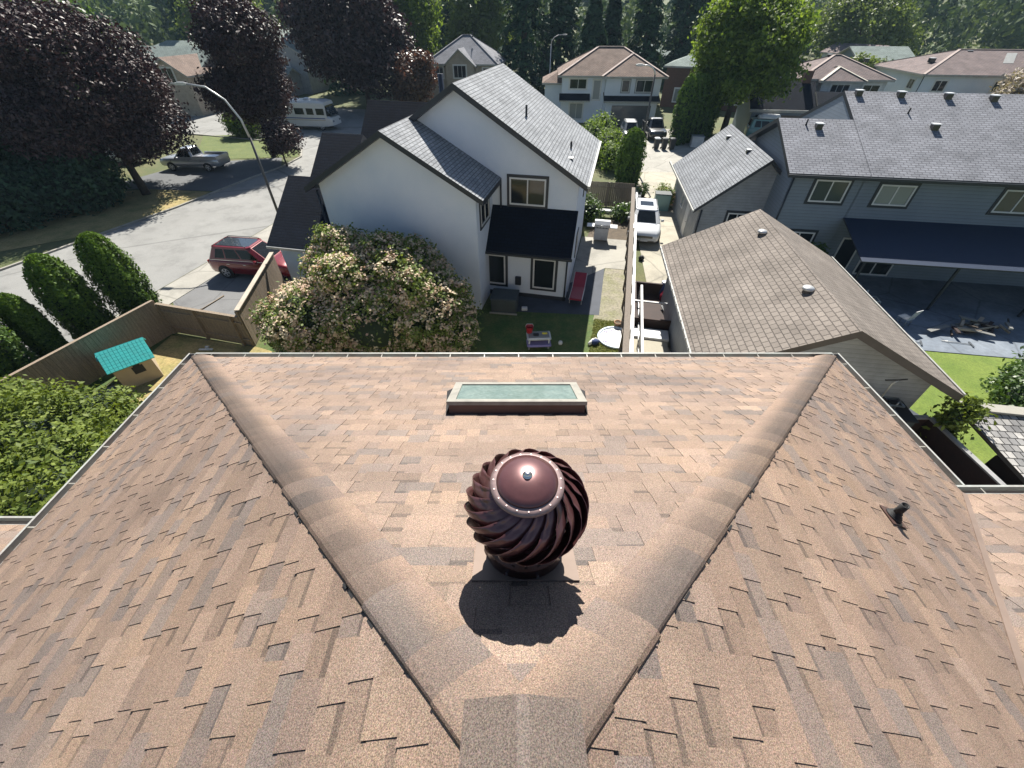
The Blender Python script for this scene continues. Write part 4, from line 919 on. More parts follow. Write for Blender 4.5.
# the wooded rise behind everything
def woodland():
    C = []; N = []; Sz = []; Tt = []; r = np.random.default_rng(99)
    for i in range(430):
        y = r.uniform(128, 330); x = r.uniform(-1.05, 1.12) * (y * 1.05 + 10); con = r.random() < .55
        d = math.hypot(x, y - 40); gz = 0 if d < 200 else 34 * (1 - math.exp(-(d - 200) / 160.)) * .95
        H_ = r.uniform(16, 28) if con else r.uniform(11, 18); Rr = H_ * (.2 if con else .42); n = 330; tt = r.random() * .55
        if con:
            h_ = r.uniform(.03, 1, n); rad = Rr * (1 - h_) ** .75 * r.uniform(.3, 1.1, n) + .2; a = r.uniform(0, 6.283, n)
            P = np.stack([x + rad * np.cos(a), y + rad * np.sin(a), gz + h_ * H_], 1); nn = np.stack([np.cos(a), np.sin(a), np.full(n, .7)], 1)
        else:
            dd = r.normal(size=(n, 3)); dd /= np.linalg.norm(dd, axis=1, keepdims=True); bump = 1 + .3 * np.sin(dd[:, 0] * 5 + i) * np.sin(dd[:, 2] * 6 + i)
            P = np.stack([x + dd[:, 0] * Rr * bump, y + dd[:, 1] * Rr * bump, gz + H_ * .55 + dd[:, 2] * H_ * .42 * bump], 1); nn = dd.copy(); tt += .35
        C.append(P); N.append(nn + r.normal(size=(n, 3)) * .45); Sz.append((.9 if con else 1.0) * (y / 150) ** .5 * r.uniform(.5, 1.3, n)); Tt.append(np.clip(tt + r.random(n) * .3, 0, 1))
    o = leafobj('woodland', np.concatenate(C), np.concatenate(N), np.concatenate(Sz), .5, 'leaf_wood', None, np.concatenate(Tt)); tag(o, 'hazy mixed forest filling the top of the view behind all houses', 'forest', kind='stuff')
leafmat('leaf_wood', (.022, .05, .035), (.13, .175, .065), .2, .8)
woodland()
# thuja row along the left fence
KC = [(-17.2, 16.4, 4.3, .82), (-18.1, 14.8, 4.1, .80), (-18.8, 13.4, 3.2, .5), (-19.3, 12.0, 4.3, .95), (-20.3, 10.4, 4.5, 1.0), (-20.9, 12.6, 4.3, .95), (-21.6, 8.4, 4.5, 1.15), (-22.6, 10.6, 4.2, 1.1)]
LB = ['nearest to the street corner of the fence and tallest', 'second from the fence corner', 'third from the fence corner, thin pointed', 'fourth from the fence corner', 'fifth from the fence corner', 'set back from the row nearest the kerb', 'sixth from the fence corner at the photo edge', 'set back at the left photo edge']
for i, (x, y, H_, r_) in enumerate(KC): columnar('thuja', 'columnar green thuja ' + LB[i], (x, y, 0), H_, r_, seed=i + 2, group='thuja row behind the left fence', lean=(-.25, .15), tip=.42)
LC = ['nearest the court', 'second from the court', 'third from the court', 'fourth from the court', 'fifth from the court', 'farthest back beside the brick house']
for i in range(6): columnar('thuja', 'tall clipped thuja beside the black pickup, ' + LC[i], (18.3 + i * .95, 52.0 + i * .9, 0), 6.3 - i * .1, .95, n=2600, size=.14, seed=30 + i, group='thuja hedge by the court')
columnar('thuja', 'rounded thuja at the far end of the yard fence left of the lamp shadow', (9.75, 37.4, 0), 4.2, 1.0, m='leaf_cedar', n=6000, size=.11, seed=44, tip=.4)
bush('garden_shrub', 'leafy lime green shrub strip between white house and rounded thuja', (9.2, 44.5, 0), [(0, 0, 1.3, 1.5, 1.6, 1.4), (-1.1, 2.5, 1.6, 1.3, 1.4, 1.4), (.1, -2.6, 1.0, 1.1, 1.3, 1.2), (.2, 5, 1.6, 1.3, 1.5, 1.5)], 'leaf_lime', 700, 9, .13, .28)
bush('flowering_viburnum', 'huge rounded bush covered in faded pink flower heads before the white house', (-5.9, 15.6, 0), [(0, 0, 2.2, 2.7, 2.0, 1.9), (-2.3, -.9, 1.5, 1.9, 1.6, 1.5), (2.3, -.6, 1.7, 1.9, 1.7, 1.7), (-1.0, .9, 3.0, 1.7, 1.3, 1.25), (1.3, .8, 2.8, 1.7, 1.3, 1.2), (.4, -1.4, 1.7, 2.0, 1.2, 1.4), (3.4, -1.0, 1.0, 1.0, 1.1, 1.0), (-3.2, -1.3, .9, 1.1, 1.0, .95)], 'leaf_bush', 5600, 9, .075, .15, up=.35, extra=('flower_pink', 4600, 10, .055, .085))
bush('laurel_hedge', 'big glossy green laurel mass filling the lower left yard', (-14.6, 7.6, 0), [(0, 0, 1.2, 2.6, 2.2, 1.5), (-2.6, 1.1, 1.1, 2.0, 1.8, 1.5), (2.4, -1.0, 1.1, 2.0, 2.2, 1.45), (.6, 1.6, 1.1, 1.7, 1.3, 1.4), (4.2, -2.2, 1.0, 1.8, 2.0, 1.4), (-1.5, -2.2, 1.1, 2.2, 2.0, 1.6), (2.6, 1.2, .9, 1.1, 1.1, 1.2), (-4.6, .6, 1, 1.6, 2, 1.4)], 'leaf_laurel', 3600, 9, .10, .2, up=.5) if 0 else None
leafmat('leaf_laurel', (.04, .075, .012), (.22, .27, .05), .35, .6)
bush('laurel_hedge', 'big glossy green laurel mass filling the lower left yard', (-14.4, 7.4, 0), [(0, 0, 1.2, 2.6, 2.2, 1.5), (-2.6, 1.1, 1.1, 2.0, 1.8, 1.5), (2.4, -1.0, 1.1, 2.0, 2.2, 1.45), (.6, 1.6, 1.0, 1.6, 1.1, 1.2), (4.2, -2.2, 1.0, 1.8, 2.0, 1.4), (-1.5, -2.2, 1.1, 2.2, 2.0, 1.6), (2.6, .9, .9, 1.1, 1.0, 1.2), (-4.6, .6, 1, 1.6, 2, 1.4)], 'leaf_laurel', 5600, 10, .078, .18, up=.5)
bush('round_shrub', 'round clipped bright green shrub on the lawn beyond the silver pickup', (-31.4, 56.2, 0), [(0, 0, 1.3, 2.0, 1.7, 1.5), (-.9, .3, 1.2, 1.4, 1.3, 1.3)], 'leaf_lime', 700, 9, .13, .25)
bush('dark_hedge', 'deeply shaded hedge mass under the large maple at the left', (-35, 28.5, 0), [(0, 0, 1.6, 3.2, 3.0, 1.9), (-3.5, -3.8, 1.6, 3, 3.2, 1.9), (3.0, 3.2, 1.5, 2.4, 2.4, 1.9), (-6, 0, 2.4, 3, 3, 2.4), (-5.6, -8, 1.5, 2.8, 3, 1.8)], 'leaf_conifer', 3200, 8, .16, .35)
bush('rounded_shrub', 'tall dark rounded shrub left of the leaning maple trunk', (-32.2, 33.2, 0), [(0, 0, 2.2, 2.2, 2.2, 2.4), (-1.6, -.8, 1.8, 1.8, 1.8, 2.0)], 'leaf_conifer', 1300, 8, .15, .3)
tree('shade_tree', 'very dark broad tree in the shade at the left edge below the maple', 'tree', (-40.5, 34, 0), 9.0, 5.2, .6, 'leaf_conifer', n=2400, k=9, size=.2, cr=.5, seed=61, lobe=14)
bush('garden_hedge', 'dense dark green hedge at the right edge by the sunny lawn', (18.5, 10.5, 0), [(0, 0, .7, .8, 1.1, .8), (-.2, -.9, .6, .7, .8, .65), (.9, .7, .7, .9, .9, .8), (2.2, 1.2, .8, 1.2, 1.0, .9), (1.0, -.6, .6, 1.0, .8, .7)], 'leaf_green', 1100, 10, .08, .17)
bush('sunlit_plant', 'light green leafy plant at the peak of the weathered shed roof', (13.3, 8.35, 0), [(0, 0, 2.3, .36, .28, .38), (.1, .15, 1.4, .38, .3, .9), (-.28, -.1, 2.15, .26, .22, .3)], 'leaf_laurel', 170, 9, .085, .15)
bush('leafy_climber', 'pale green leaves at the top corner of the shed ridge', (18.2, 9.2, 0), [(0, 0, 1.4, .9, .5, 1.0), (1, .2, 1.4, .9, .5, 1.0)], 'leaf_lime', 300, 9, .08, .16)
bush('flower_shrub', 'small mixed flower shrub at the corner of the blue house garage wing', (11.9, 32.4, 0), [(0, 0, .6, .55, .75, .6), (-.1, .9, .5, .45, .6, .5), (.1, 2.0, .5, .4, .5, .5)], 'leaf_bush', 260, 8, .07, .13, extra=('flower_pink', 60, 7, .05, .06))
bush('yucca', 'spiky dark plant in the soil bed right of the barbecue', (8.0, 29.6, 0), [(0, 0, .45, .75, .7, .45)], 'leaf_green', 120, 8, .13, .2, cat='plant')
bush('bed_shrub', 'dark leafy shrub against the fence left of the barbecue', (5.5, 29.0, 0), [(0, 0, .7, .7, .8, .75), (-.1, 1.0, .8, .6, .7, .8)], 'leaf_green', 260, 8, .08, .15)
bush('corner_weed', 'low green weeds by our roof corner beside the timber fence', (-10.4, 12.6, 0), [(0, 0, .3, .7, .5, .35), (.8, -.4, .25, .5, .4, .3)], 'leaf_lime', 110, 8, .07, .13, cat='plant')
# corner clutter shrubs
bush('wall_shrub', 'dark shrub hanging on the wall under the left end of the awning', wpos(12.6, 23.0, -9), [(0, 0, 1.0, .6, .5, 1.0)], 'leaf_green', 160, 8, .09, .15)
# ------------------------------------------------------------------ vehicles
def wheel(root, x, y, r, w_=.22):
    b = MB(); sgn = 1 if y > 0 else -1
    pr = [(r * .62, -w_ / 2), (r * .93, -w_ / 2), (r, -w_ / 2 + .03), (r, w_ / 2 - .03), (r * .93, w_ / 2), (r * .62, w_ / 2)]
    n = 20; b.loft([[(x + q * math.cos(2 * math.pi * j / n), y + t, r + q * math.sin(2 * math.pi * j / n)) for j in range(n)] for q, t in pr], 'rubber_black', True, True)
    o = b.build('wheel', root); c = MB(); yy = y + sgn * (w_ / 2 + .002)
    for k in range(5):
        a = 2 * math.pi * k / 5; c.hbox((x + math.cos(a) * r * .33, yy, r + math.sin(a) * r * .33), (math.cos(a) * r * .28, 0, math.sin(a) * r * .28), (-math.sin(a) * .035, 0, math.cos(a) * .035), (0, .008, 0), 'paint_silver')
    c.loft([[(x + q * math.cos(2 * math.pi * j / n), yy + t * sgn, r + q * math.sin(2 * math.pi * j / n)) for j in range(n)] for q, t in ((r * .64, -.01), (r * .64, .006), (r * .57, .006), (r * .57, -.01))], 'paint_silver', False)
    c.build('rim', o)
def car(name, label, loc, rz, L, W, H, paint, style='suv', roofm=None, cat='car', gl='car_glass', fast=False):
    t = thing(name, label, cat, (loc[0], loc[1], .0), rz); hw = W / 2
    ST = {'suv': [(-.5, .50, .80, .74), (-.49, .34, .98, .88), (-.45, .26, 1.06, .96), (-.3, .24, 1.06, 1.), (-.05, .24, 1.03, 1.), (.18, .24, 1.03, 1.), (.26, .24, 1.01, .99), (.40, .26, .93, .95), (.465, .28, .82, .87), (.495, .36, .70, .76), (.5, .42, .62, .7)],
          'sedan': [(-.5, .50, .78, .76), (-.48, .32, .96, .9), (-.40, .24, 1.0, .97), (-.2, .22, .96, 1.), (.1, .22, .93, 1.), (.25, .22, .92, .98), (.40, .25, .82, .93), (.47, .28, .72, .85), (.5, .38, .6, .7)],
          'pickup': [(-.5, .55, .95, .92), (-.49, .45, 1.1, .97), (-.3, .4, 1.12, 1.), (0, .38, 1.1, 1.), (.2, .38, 1.1, 1.), (.40, .4, 1.06, .97), (.48, .42, .98, .9), (.5, .5, .85, .82)],
          'van': [(-.5, .45, 1.1, .85), (-.485, .3, 1.25, .95), (-.3, .28, 1.2, 1.), (.2, .28, 1.15, 1.), (.38, .3, 1.0, .96), (.48, .35, .8, .86), (.5, .45, .65, .7)]}[style]
    b = MB(); rg = []
    for x, zl, zt, f in ST:
        X = x * L; h_ = hw * f; half = [(h_ * .86, zl), (h_ * .97, zl + .08), (h_, zl + (zt - zl) * .5), (h_ * .985, zt - .12), (h_ * .93, zt - .03), (h_ * .8, zt + .005), (h_ * .3, zt + .03)]
        rg.append([(X, y, z) for y, z in half] + [(X, -y, z) for y, z in reversed(half)])
    b.loft(rg, paint, True, True); body = b.build('body', t)
    G = {'suv': ((-.475, .25), (-.40, .07)), 'sedan': ((-.37, .24), (-.22, .05)), 'pickup': ((-.10, .24), (-.06, .10)), 'van': ((-.48, .33), (-.44, .12))}[style]
    bz = {'suv': 1.04, 'sedan': .93, 'pickup': 1.08, 'van': 1.12}[style]
    (bx0, bx1), (tx0, tx1) = G; tz = H - .05; bw, tw = hw * .90, hw * .70
    def ringp(x0, x1, w_, z, cx=.12): return [(x0 * L, -w_ * .86, z), (x0 * L + cx, -w_, z), (x1 * L - cx * 2.2, -w_, z), (x1 * L, -w_ * .78, z), (x1 * L, w_ * .78, z), (x1 * L - cx * 2.2, w_, z), (x0 * L + cx, w_, z), (x0 * L, w_ * .86, z)]
    g = MB(); lo, hi = ringp(bx0, bx1, bw, bz), ringp(tx0, tx1, tw, tz, .08); g.loft([lo, hi], paint, True); cab = g.build('cabin', t)
    def pane(nm, i, j, a0, a1, b0, b1):
        A_, B_, C_, D_ = Vector(lo[i]), Vector(lo[j]), Vector(hi[j]), Vector(hi[i]); f_ = lambda a, b: (A_ * (1 - a) + B_ * a) * (1 - b) + (D_ * (1 - a) + C_ * a) * b
        q = [f_(a0, b0), f_(a1, b0), f_(a1, b1), f_(a0, b1)]; nn = (q[1] - q[0]).cross(q[3] - q[0]).normalized(); mid = (q[0] + q[2]) / 2 - Vector((0, 0, mid_z))
        if nn.dot(mid) < 0: nn = -nn
        g_ = MB(); q2 = [p + nn * .007 for p in q]; g_.poly(q2, gl); 
        for k in range(4): g_.poly([q[k], q[(k + 1) % 4], q2[(k + 1) % 4], q2[k]], 'rubber_black')
        g_.build(nm, t)
    mid_z = bz
    pane('windshield', 3, 4, .03, .97, .06, .95); pane('rear_window', 7, 0, .06, .94, .25, .92)
    for i, j in ((1, 2), (5, 6)):
        a = (0, 1) if i == 1 else (1, 0)
        for s0, s1 in (((.10, .30), (.33, .62), (.65, .97)) if style != 'pickup' else ((.06, .45), (.5, .96))):
            pane('side_window', i, j, s0 if i == 1 else 1 - s1, s1 if i == 1 else 1 - s0, .16, .88)
    r_ = MB(); r2 = [(x, y * 1.01, z) for x, y, z in hi]; r_.loft([r2, [(x * 1., y, z + .03) for x, y, z in r2], [(x * .94 + .06 * (tx0 + tx1) / 2 * L, y * .86, H) for x, y, z in r2]], paint, True, False)
    if roofm: r_.loft([[(x * .88 + .12 * (tx0 + tx1) / 2 * L, y * .78, H + .001) for x, y, z in r2], [(x * .87 + .13 * (tx0 + tx1) / 2 * L, y * .77, H + .008) for x, y, z in r2]], roofm, True)
    ro = r_.build('roof', t)
    if roofm or style == 'suv':
        for s_ in (-1, 1):
            q = MB(); q.tube([(tx0 * L + .1, s_ * tw * .93, H + .0), (tx0 * L + .2, s_ * tw * .93, H + .05), (tx1 * L - .3, s_ * tw * .93, H + .05), (tx1 * L - .2, s_ * tw * .93, H)], .018, 'paint_black', 6); q.build('roof_rail', ro)
    p = MB()
    for i in (0, 1, 2, 3, 4, 5, 6, 7):
        a, c = Vector(lo[i]), Vector(hi[i]); o_ = Vector((0, math.copysign(.006, a.y), 0)); pass
    mx = (bx0 + bx1) / 2 * L * 1.0
    for s_ in (-1, 1):
        
        p.bar((bx0 * L + .15, s_ * (bw + .012), bz + .01), (bx1 * L - .2, s_ * (bw + .012), bz + .01), .02, .025, 'chrome' if style != 'pickup' else paint)
    p.build('pillars', t)
    wr = .36 if style in ('suv', 'pickup') else .32
    for fx in (-.30, .31):
        for s_ in (-1, 1):
            q = MB(); n = 14; X0 = fx * L
            q.loft([[(X0 + (wr + .06) * math.cos(math.pi * j / n), s_ * (hw * .90 + k_), wr + (wr + .06) * math.sin(math.pi * j / n)) for j in range(n + 1)] + [(X0 - (wr + .06), s_ * (hw * .90 + k_), .25), (X0 + (wr + .06), s_ * (hw * .90 + k_), .25)] for k_ in (0, hw * .103)], 'rubber_black', True); q.build('wheel_arch', t)
            wheel(t, X0, s_ * (hw - .09), wr)
    ft = ST[-2]; rt = ST[1]
    for s_ in (-1, 1):
        q = MB(); q.hbox((.468 * L, s_ * hw * .66, ft[2] - .02), (.07, 0, -.012), (-.05, s_ * .16, 0), (0, 0, .05), 'lamp_clear'); q.build('headlight', t)
        q = MB(); q.hbox((-.488 * L, s_ * hw * .76, rt[2] - .12), (.035, 0, 0), (0, .11, 0), (0, 0, .10), 'lamp_red'); q.build('taillight', t)
        q = MB(); q.bbox(bx1 * L - .62, bx1 * L - .46, s_ * (hw + .07) - .09, s_ * (hw + .07) + .09, bz - .02, bz + .13, paint, .03); q.build('mirror', t)
        q = MB()
        for hx in (-.02, -.22): q.hbox((hx * L, s_ * (hw + .005), bz - .17), (.09, 0, 0), (0, .012, 0), (0, 0, .015), 'chrome')
        q.build('door_handle', t)
    q = MB(); q.hbox((.495 * L, 0, .62), (.03, 0, 0), (0, hw * .5, 0), (0, 0, .07), 'paint_black'); q.hbox((.492 * L, 0, .40), (.03, 0, 0), (0, hw * .62, 0), (0, 0, .05), 'paint_black'); q.build('grille', t)
    q = MB(); q.hbox((.508 * L, 0, .42), (.006, 0, 0), (0, .22, 0), (0, 0, .06), 'plastic_white'); q.build('licence_plate', t)
    if style == 'pickup':
        q = MB(); q.box(-.485 * L, -.11 * L, -hw * .84, hw * .84, 1.11, 1.135, 'rubber_black'); o = q.build('bed', t)
        for s_ in (-1, 1):
            q = MB(); q.bbox(-.5 * L, -.10 * L, s_ * hw * .92 - .07, s_ * hw * .92 + .07, 1.0, 1.28, paint, .03); q.build('bed_side', t)
        q = MB(); q.bbox(-.5 * L, -.5 * L + .07, -hw * .85, hw * .85, .75, 1.27, paint, .02); q.build('tailgate', t)
    return t, ro
car('red_suv', 'dark red sport utility car parked tail to the street by the garage', (-14.2, 21.6), -8, 4.75, 1.9, 1.72, 'paint_red', 'suv', 'screen_glass')
t, ro = car('white_car', 'white family car facing us on the narrow concrete driveway', (8.75, 27.3), -102.5, 4.7, 1.95, 1.62, 'paint_white', 'suv', 'paint_white')
q = MB(); q.box(-1.2, -.35, -.42, .42, 1.622, 1.632, 'car_glass'); q.build('sunroof', ro)
car('silver_pickup', 'silver pickup truck with open bed parked under the large purple maple', (-29.6, 42.4), 176, 5.7, 1.95, 1.85, 'paint_silver', 'pickup', cat='pickup truck')
car('pale_car', 'pale car mostly hidden under the branches left of the silver pickup', (-38, 44.6), 170, 4.5, 1.8, 1.5, 'paint_white', 'sedan')
car('black_pickup', 'black pickup truck with pale hood facing us at the cream house garage', (16.7, 55.8), -93, 5.5, 2.0, 1.9, 'paint_black', 'pickup', roofm='paint_silver', cat='pickup truck')
car('dark_car', 'dark car with white roof left of the black pickup', (13.6, 54.6), -95, 4.5, 1.85, 1.75, 'paint_grey', 'suv', 'paint_white')
t, ro = car('teal_van', 'pale teal van with two rounded white roof boxes before the dark roofed garage', (29.6, 54.6), -14, 4.9, 1.95, 2.0, 'paint_teal', 'van', 'paint_teal', 'van')
for s_ in (-1, 1):
    q = MB(); q.bbox(-1.5 + s_ * .25, .5 + s_ * .25, s_ * .42 - .3, s_ * .42 + .3, 2.03, 2.38, 'plastic_white', .12); q.build('roof_box', ro)
# motorhome
rv = thing('motorhome', 'white motorhome with large windshield parked beside the oval purple maple', 'motorhome', (-26.0, 60.6, 0), -9)
b = MB(); HWd = 1.2
sec = lambda x, z0, z1, w_: [(x, -w_, z0), (x, w_, z0), (x, w_, z1 - .2), (x, w_ - .18, z1), (x, -w_ + .18, z1), (x, -w_, z1 - .2)]
b.loft([sec(-4.2, .5, 2.95, 1.15), sec(-4.1, .45, 3.05, HWd), (sec(2.9, .45, 3.05, HWd)), sec(3.6, .5, 2.95, 1.12)], 'paint_white'); b.loft([sec(3.55, .5, 1.55, 1.15), sec(4.2, .55, 1.35, 1.05)], 'paint_white'); b.build('body', rv)
b = MB(); b.poly([(3.62, -1.05, 1.45), (3.64, 1.05, 1.45), (3.64, 1.0, 2.6), (3.64, -1.0, 2.6)], 'car_glass'); b.hbox((3.85, 0, 2.0), (.24, 0, -.44), (0, 1.04, 0), (.012, 0, .006), 'screen_glass'); b.build('windshield', rv)
for x, w_ in ((2.9, .5), (1.6, .45), (.2, .6), (-1.8, .6), (-3.2, .35)):
    for s_ in (-1, 1):
        b = MB(); b.hbox((x, s_ * 1.205, 2.0), (w_, 0, 0), (0, .01, 0), (0, 0, .32), 'car_glass'); b.build('window', rv)
b = MB()
for s_ in (-1, 1): b.hbox((-.3, s_ * 1.206, 1.3), (3.7, 0, 0), (0, .006, 0), (0, 0, .05), 'plastic_blue'); b.hbox((-.3, s_ * 1.206, 1.12), (3.7, 0, 0), (0, .006, 0), (0, 0, .03), 'plastic_tan')
b.build('stripe', rv)
b = MB(); b.bbox(-3, -2.2, -.4, .4, 3.04, 3.3, 'plastic_white', .08); b.build('roof_unit', rv); b = MB(); b.bbox(.6, 1.3, -.35, .35, 3.04, 3.25, 'plastic_white', .08); b.build('roof_unit', rv)
for x in (-2.6, 2.7):
    for s_ in (-1, 1): wheel(rv, x, s_ * 1.0, .42, .28)
for s_ in (-1, 1):
    b = MB(); b.hbox((4.2, s_ * .8, 1.0), (.03, 0, 0), (0, .16, 0), (0, 0, .09), 'lamp_clear'); b.build('headlight', rv)
# beige camper far right
cp = thing('camper_trailer', 'boxy beige camper trailer beside the mauve roofed house', 'trailer', (39.3, 57.5, 0), -20)
b = MB(); b.loft([[(x, y * 1.1, z) for y, z in ((-1, .6), (1, .6), (1, zt - .15), (.85, zt), (-.85, zt), (-1, zt - .15))] for x, zt in ((-2.3, 2.4), (-2.0, 2.9), (2, 2.9), (2.6, 2.2))], 'canvas_beige'); b.build('body', cp)
b = MB(); b.hbox((0, -1.11, 1.8), (.6, 0, 0), (0, .01, 0), (0, 0, .3), 'car_glass'); b.hbox((2.35, 0, 2.45), (.12, 0, -.15), (0, .6, 0), (.01, 0, .01), 'car_glass'); b.build('window', cp)
for s_ in (-1, 1): wheel(cp, 0, s_ * 1.0, .33)
b = MB(); b.bar((2.5, 0, .5), (3.6, 0, .5), .1, .1, 'paint_black'); b.build('tow_bar', cp)

# ------------------------------------------------------------------ street lamps
def lamp(label, x, y, H0, top, arm, seed=0, m='pole_metal', r0=.09):
    t = thing('street_lamp', label, 'street lamp', (x, y, 0)); b = MB(); b.lathe([(r0 * 1.7, 0), (r0 * 1.7, .12), (r0 * 1.2, .2)], m, n=10); b.tube([(0, 0, 0), (0, 0, H0)], [r0, r0 * .72], m, 10); b.build('pole', t)
    a = Vector((arm[0], arm[1], 0)); P = [Vector((0, 0, H0)), Vector((0, 0, H0 + (top - H0) * .35)) + a * .05, Vector((0, 0, H0 + (top - H0) * .72)) + a * .25, Vector((0, 0, H0 + (top - H0) * .95)) + a * .58, Vector((0, 0, top)) + a]
    b = MB(); b.tube(P, [r0 * .7, r0 * .62, r0 * .55, r0 * .5, r0 * .45], 'pole_pale', 8); b.build('arm', t)
    d = a.normalized(); b = MB(); c = P[-1] + d * .25; s_ = Vector((-d.y, d.x, 0)); b.hbox(c, d * .32, s_ * .11, Vector((0, 0, .05)), 'pole_pale'); b.hbox(c + Vector((0, 0, .06)), d * .2, s_ * .08, Vector((0, 0, .02)), 'pole_pale'); h_ = b.build('lamp_head', t)
    b = MB(); b.hbox(c - Vector((0, 0, .06)), d * .2, s_ * .08, Vector((0, 0, .02)), 'lamp_clear'); b.build('lens', h_)
lamp('curved arm street lamp on the sidewalk behind the red car', -15.2, 27.2, 5.6, 8.1, (-2.5, .2))
lamp('street lamp rising from the driveway edge beyond the white car', 11.55, 41.3, 7.2, 7.85, (-1.1, 0))
lamp('thin distant lamp post before the dark conifers left of the cream house', 5.6, 76, 7.6, 8.6, (1.6, 0), m='pole_pale')

# ------------------------------------------------------------------ fences
def fence(name, label, pts, H, m, cap=None, step=1.9, side=1, capw=.14, bw=.14, cat='fence'):
    t = thing(name, label, cat, (pts[0][0], pts[0][1], 0)); o = Vector(t.location); b = MB(); rl = MB(); rd = random.Random(len(label)); c = MB()
    for i in range(len(pts) - 1):
        a, e = Vector(pts[i] + (0,)) - o, Vector(pts[i + 1] + (0,)) - o; d = e - a; L = d.length; d.normalize(); n = Vector((-d.y, d.x, 0)) * side; k = max(1, int(L / bw))
        for j in range(k):
            p = a + d * (j + .5) * L / k; hh = H + rd.uniform(-.012, .012); b.hbox(p + Vector((0, 0, hh / 2 + .03)) + n * rd.uniform(0, .006), d * (L / k / 2 - .004), n * .010, Vector((0, 0, hh / 2)), m)
        for z in (.35, H - .3): rl.bar(a + n * .04 + Vector((0, 0, z)), e + n * .04 + Vector((0, 0, z)), .045, .09, m)
        for j in range(int(L / step) + 1):
            p = a + d * min(L, j * step) + n * .075; q = MB(); q.hbox(p + Vector((0, 0, H / 2)), d * .05, n * .05, Vector((0, 0, H / 2 + .03)), m); q.build('post', t)
        if cap: c.bar(a + n * .04 + Vector((0, 0, H + .065)), e + n * .04 + Vector((0, 0, H + .065)), capw, .035, cap)
    b.build('boards', t); rl.build('rail', t)
    if cap: c.build('cap_rail', t)
    return t
fence('timber_fence', 'weathered tan board fence from the street corner back along the playhouse', [(-15.6, 15.6), (-17.6, 9.6), (-19.5, 4.5)], 1.65, 'fence_tan', 'fence_tan', side=-1)
fence('timber_fence', 'tan board fence across the back of the asphalt driveway', [(-15.55, 15.65), (-11.45, 14.6)], 1.5, 'fence_tan', 'fence_tan', side=-1)
fence('timber_fence', 'solid fence with pale flat cap running up to the garage beside the red car', [(-11.4, 14.65), (-12.35, 20.2)], 1.75, 'fence_tan', 'cap_tan', side=1, capw=.2)
fence('timber_fence', 'long brown topped fence between gravel path and driveway', [(3.42, 8.5), (8.75, 31.2)], 1.6, 'fence_wood', 'fence_wood', side=1, capw=.24)
fence('timber_fence', 'brown fence closing the soil bed behind the barbecue', [(5.3, 32.6), (8.95, 31.9)], 1.7, 'fence_wood', None, side=-1)
wr = thing('white_railing', 'long white painted rail fence right of the brown topped fence', 'railing', (3.64, 8.5, 0)); b = MB()
for i in range(13):
    p = Vector((.02, 0, 0)) + Vector((5.35, 22.7, 0)) * (i / 12); q = MB(); q.box(p.x - .05, p.x + .05, p.y - .05, p.y + .05, 0, 1.34, 'trim_white'); q.build('post', wr)
for z in (.4, .85, 1.3): b.bar((.02, 0, z), (5.37, 22.7, z), .12 if z > 1.2 else .04, .05, 'trim_white')
b.build('rail', wr)
w2 = thing('white_railing', 'short second white rail beside the dark wooden box', 'railing', (4.5, 10.2, 0)); b = MB()
for i in range(5):
    p = Vector((1.75, 7.6, 0)) * (i / 4); q = MB(); q.box(p.x - .05, p.x + .05, p.y - .05, p.y + .05, 0, 1.25, 'trim_white'); q.build('post', w2)
for z in (.5, 1.22): b.bar((0, 0, z), (1.75, 7.6, z), .10 if z > 1 else .05, .05, 'trim_white')
b.build('rail', w2)
# stepped wooden boxes / landings beside the garage
tb = thing('wooden_box', 'open dark brown wooden box with a thin white crossbar beside the garage', 'box', wpos(2.95, 18.5, -12.5), -12.5)
b = MB()
for x0, x1, y0, y1 in ((-.95, .95, -1.9, -1.8), (-.95, .95, 1.5, 1.6), (-.95, -.85, -1.8, 1.5), (.85, .95, -1.8, 1.5)): b.box(x0, x1, y0, y1, 0, .75, 'deck_brown')
b.build('side_boards', tb); b = MB(); b.box(-.85, .85, -1.8, 1.5, .05, .12, 'deck_brown'); b.build('bottom', tb); b = MB(); b.box(-.95, .95, -.5, -.42, .76, .82, 'trim_white'); b.build('crossbar', tb)
# ------------------------------------------------------------------ yard things
# playhouse
ph = thing('playhouse', 'plastic playhouse with bright turquoise roof and tan walls on dry lawn', 'playhouse', (-15.1, 12.65, 0), 44)
b = MB(); W_, D_, Hh = .62, .66, 1.0
for s_ in (-1, 1):
    b.hbox((0, s_ * D_, Hh / 2), (W_, 0, 0), (0, .03, 0), (0, 0, Hh / 2), 'plastic_tan')
    b.poly([(s_ * W_, -D_, 0), (s_ * W_, D_, 0), (s_ * W_, D_, Hh), (s_ * W_, 0, Hh + .42), (s_ * W_, -D_, Hh)][::s_], 'plastic_tan'); b.poly([(s_ * (W_ - .05), -D_, 0), (s_ * (W_ - .05), D_, 0), (s_ * (W_ - .05), D_, Hh), (s_ * (W_ - .05), 0, Hh + .42), (s_ * (W_ - .05), -D_, Hh)][::-s_], 'plastic_tan')
b.build('wall', ph)
b = MB(); rw, rd_ = W_ + .14, D_ + .16
for s_ in (-1, 1):
    a, c = Vector((0, 0, Hh + .50)), Vector((0, s_ * rd_, Hh - .02)); n = Vector((0, s_ * .5, .62)).normalized(); mid = (a + c) / 2
    b.hbox(mid, (rw, 0, 0), (c - a) / 2, n * .02, 'plastic_teal')
    for i in range(7):
        for j in range(12):
            p = a + (c - a) * ((i + .5) / 7) + Vector((-rw + (j + .5) * 2 * rw / 12, 0, 0)); b.hbox(p + n * .026, (rw / 12 - .012, 0, 0), (c - a) / 14 * .93, n * .006, 'plastic_teal')
b.build('roof', ph)
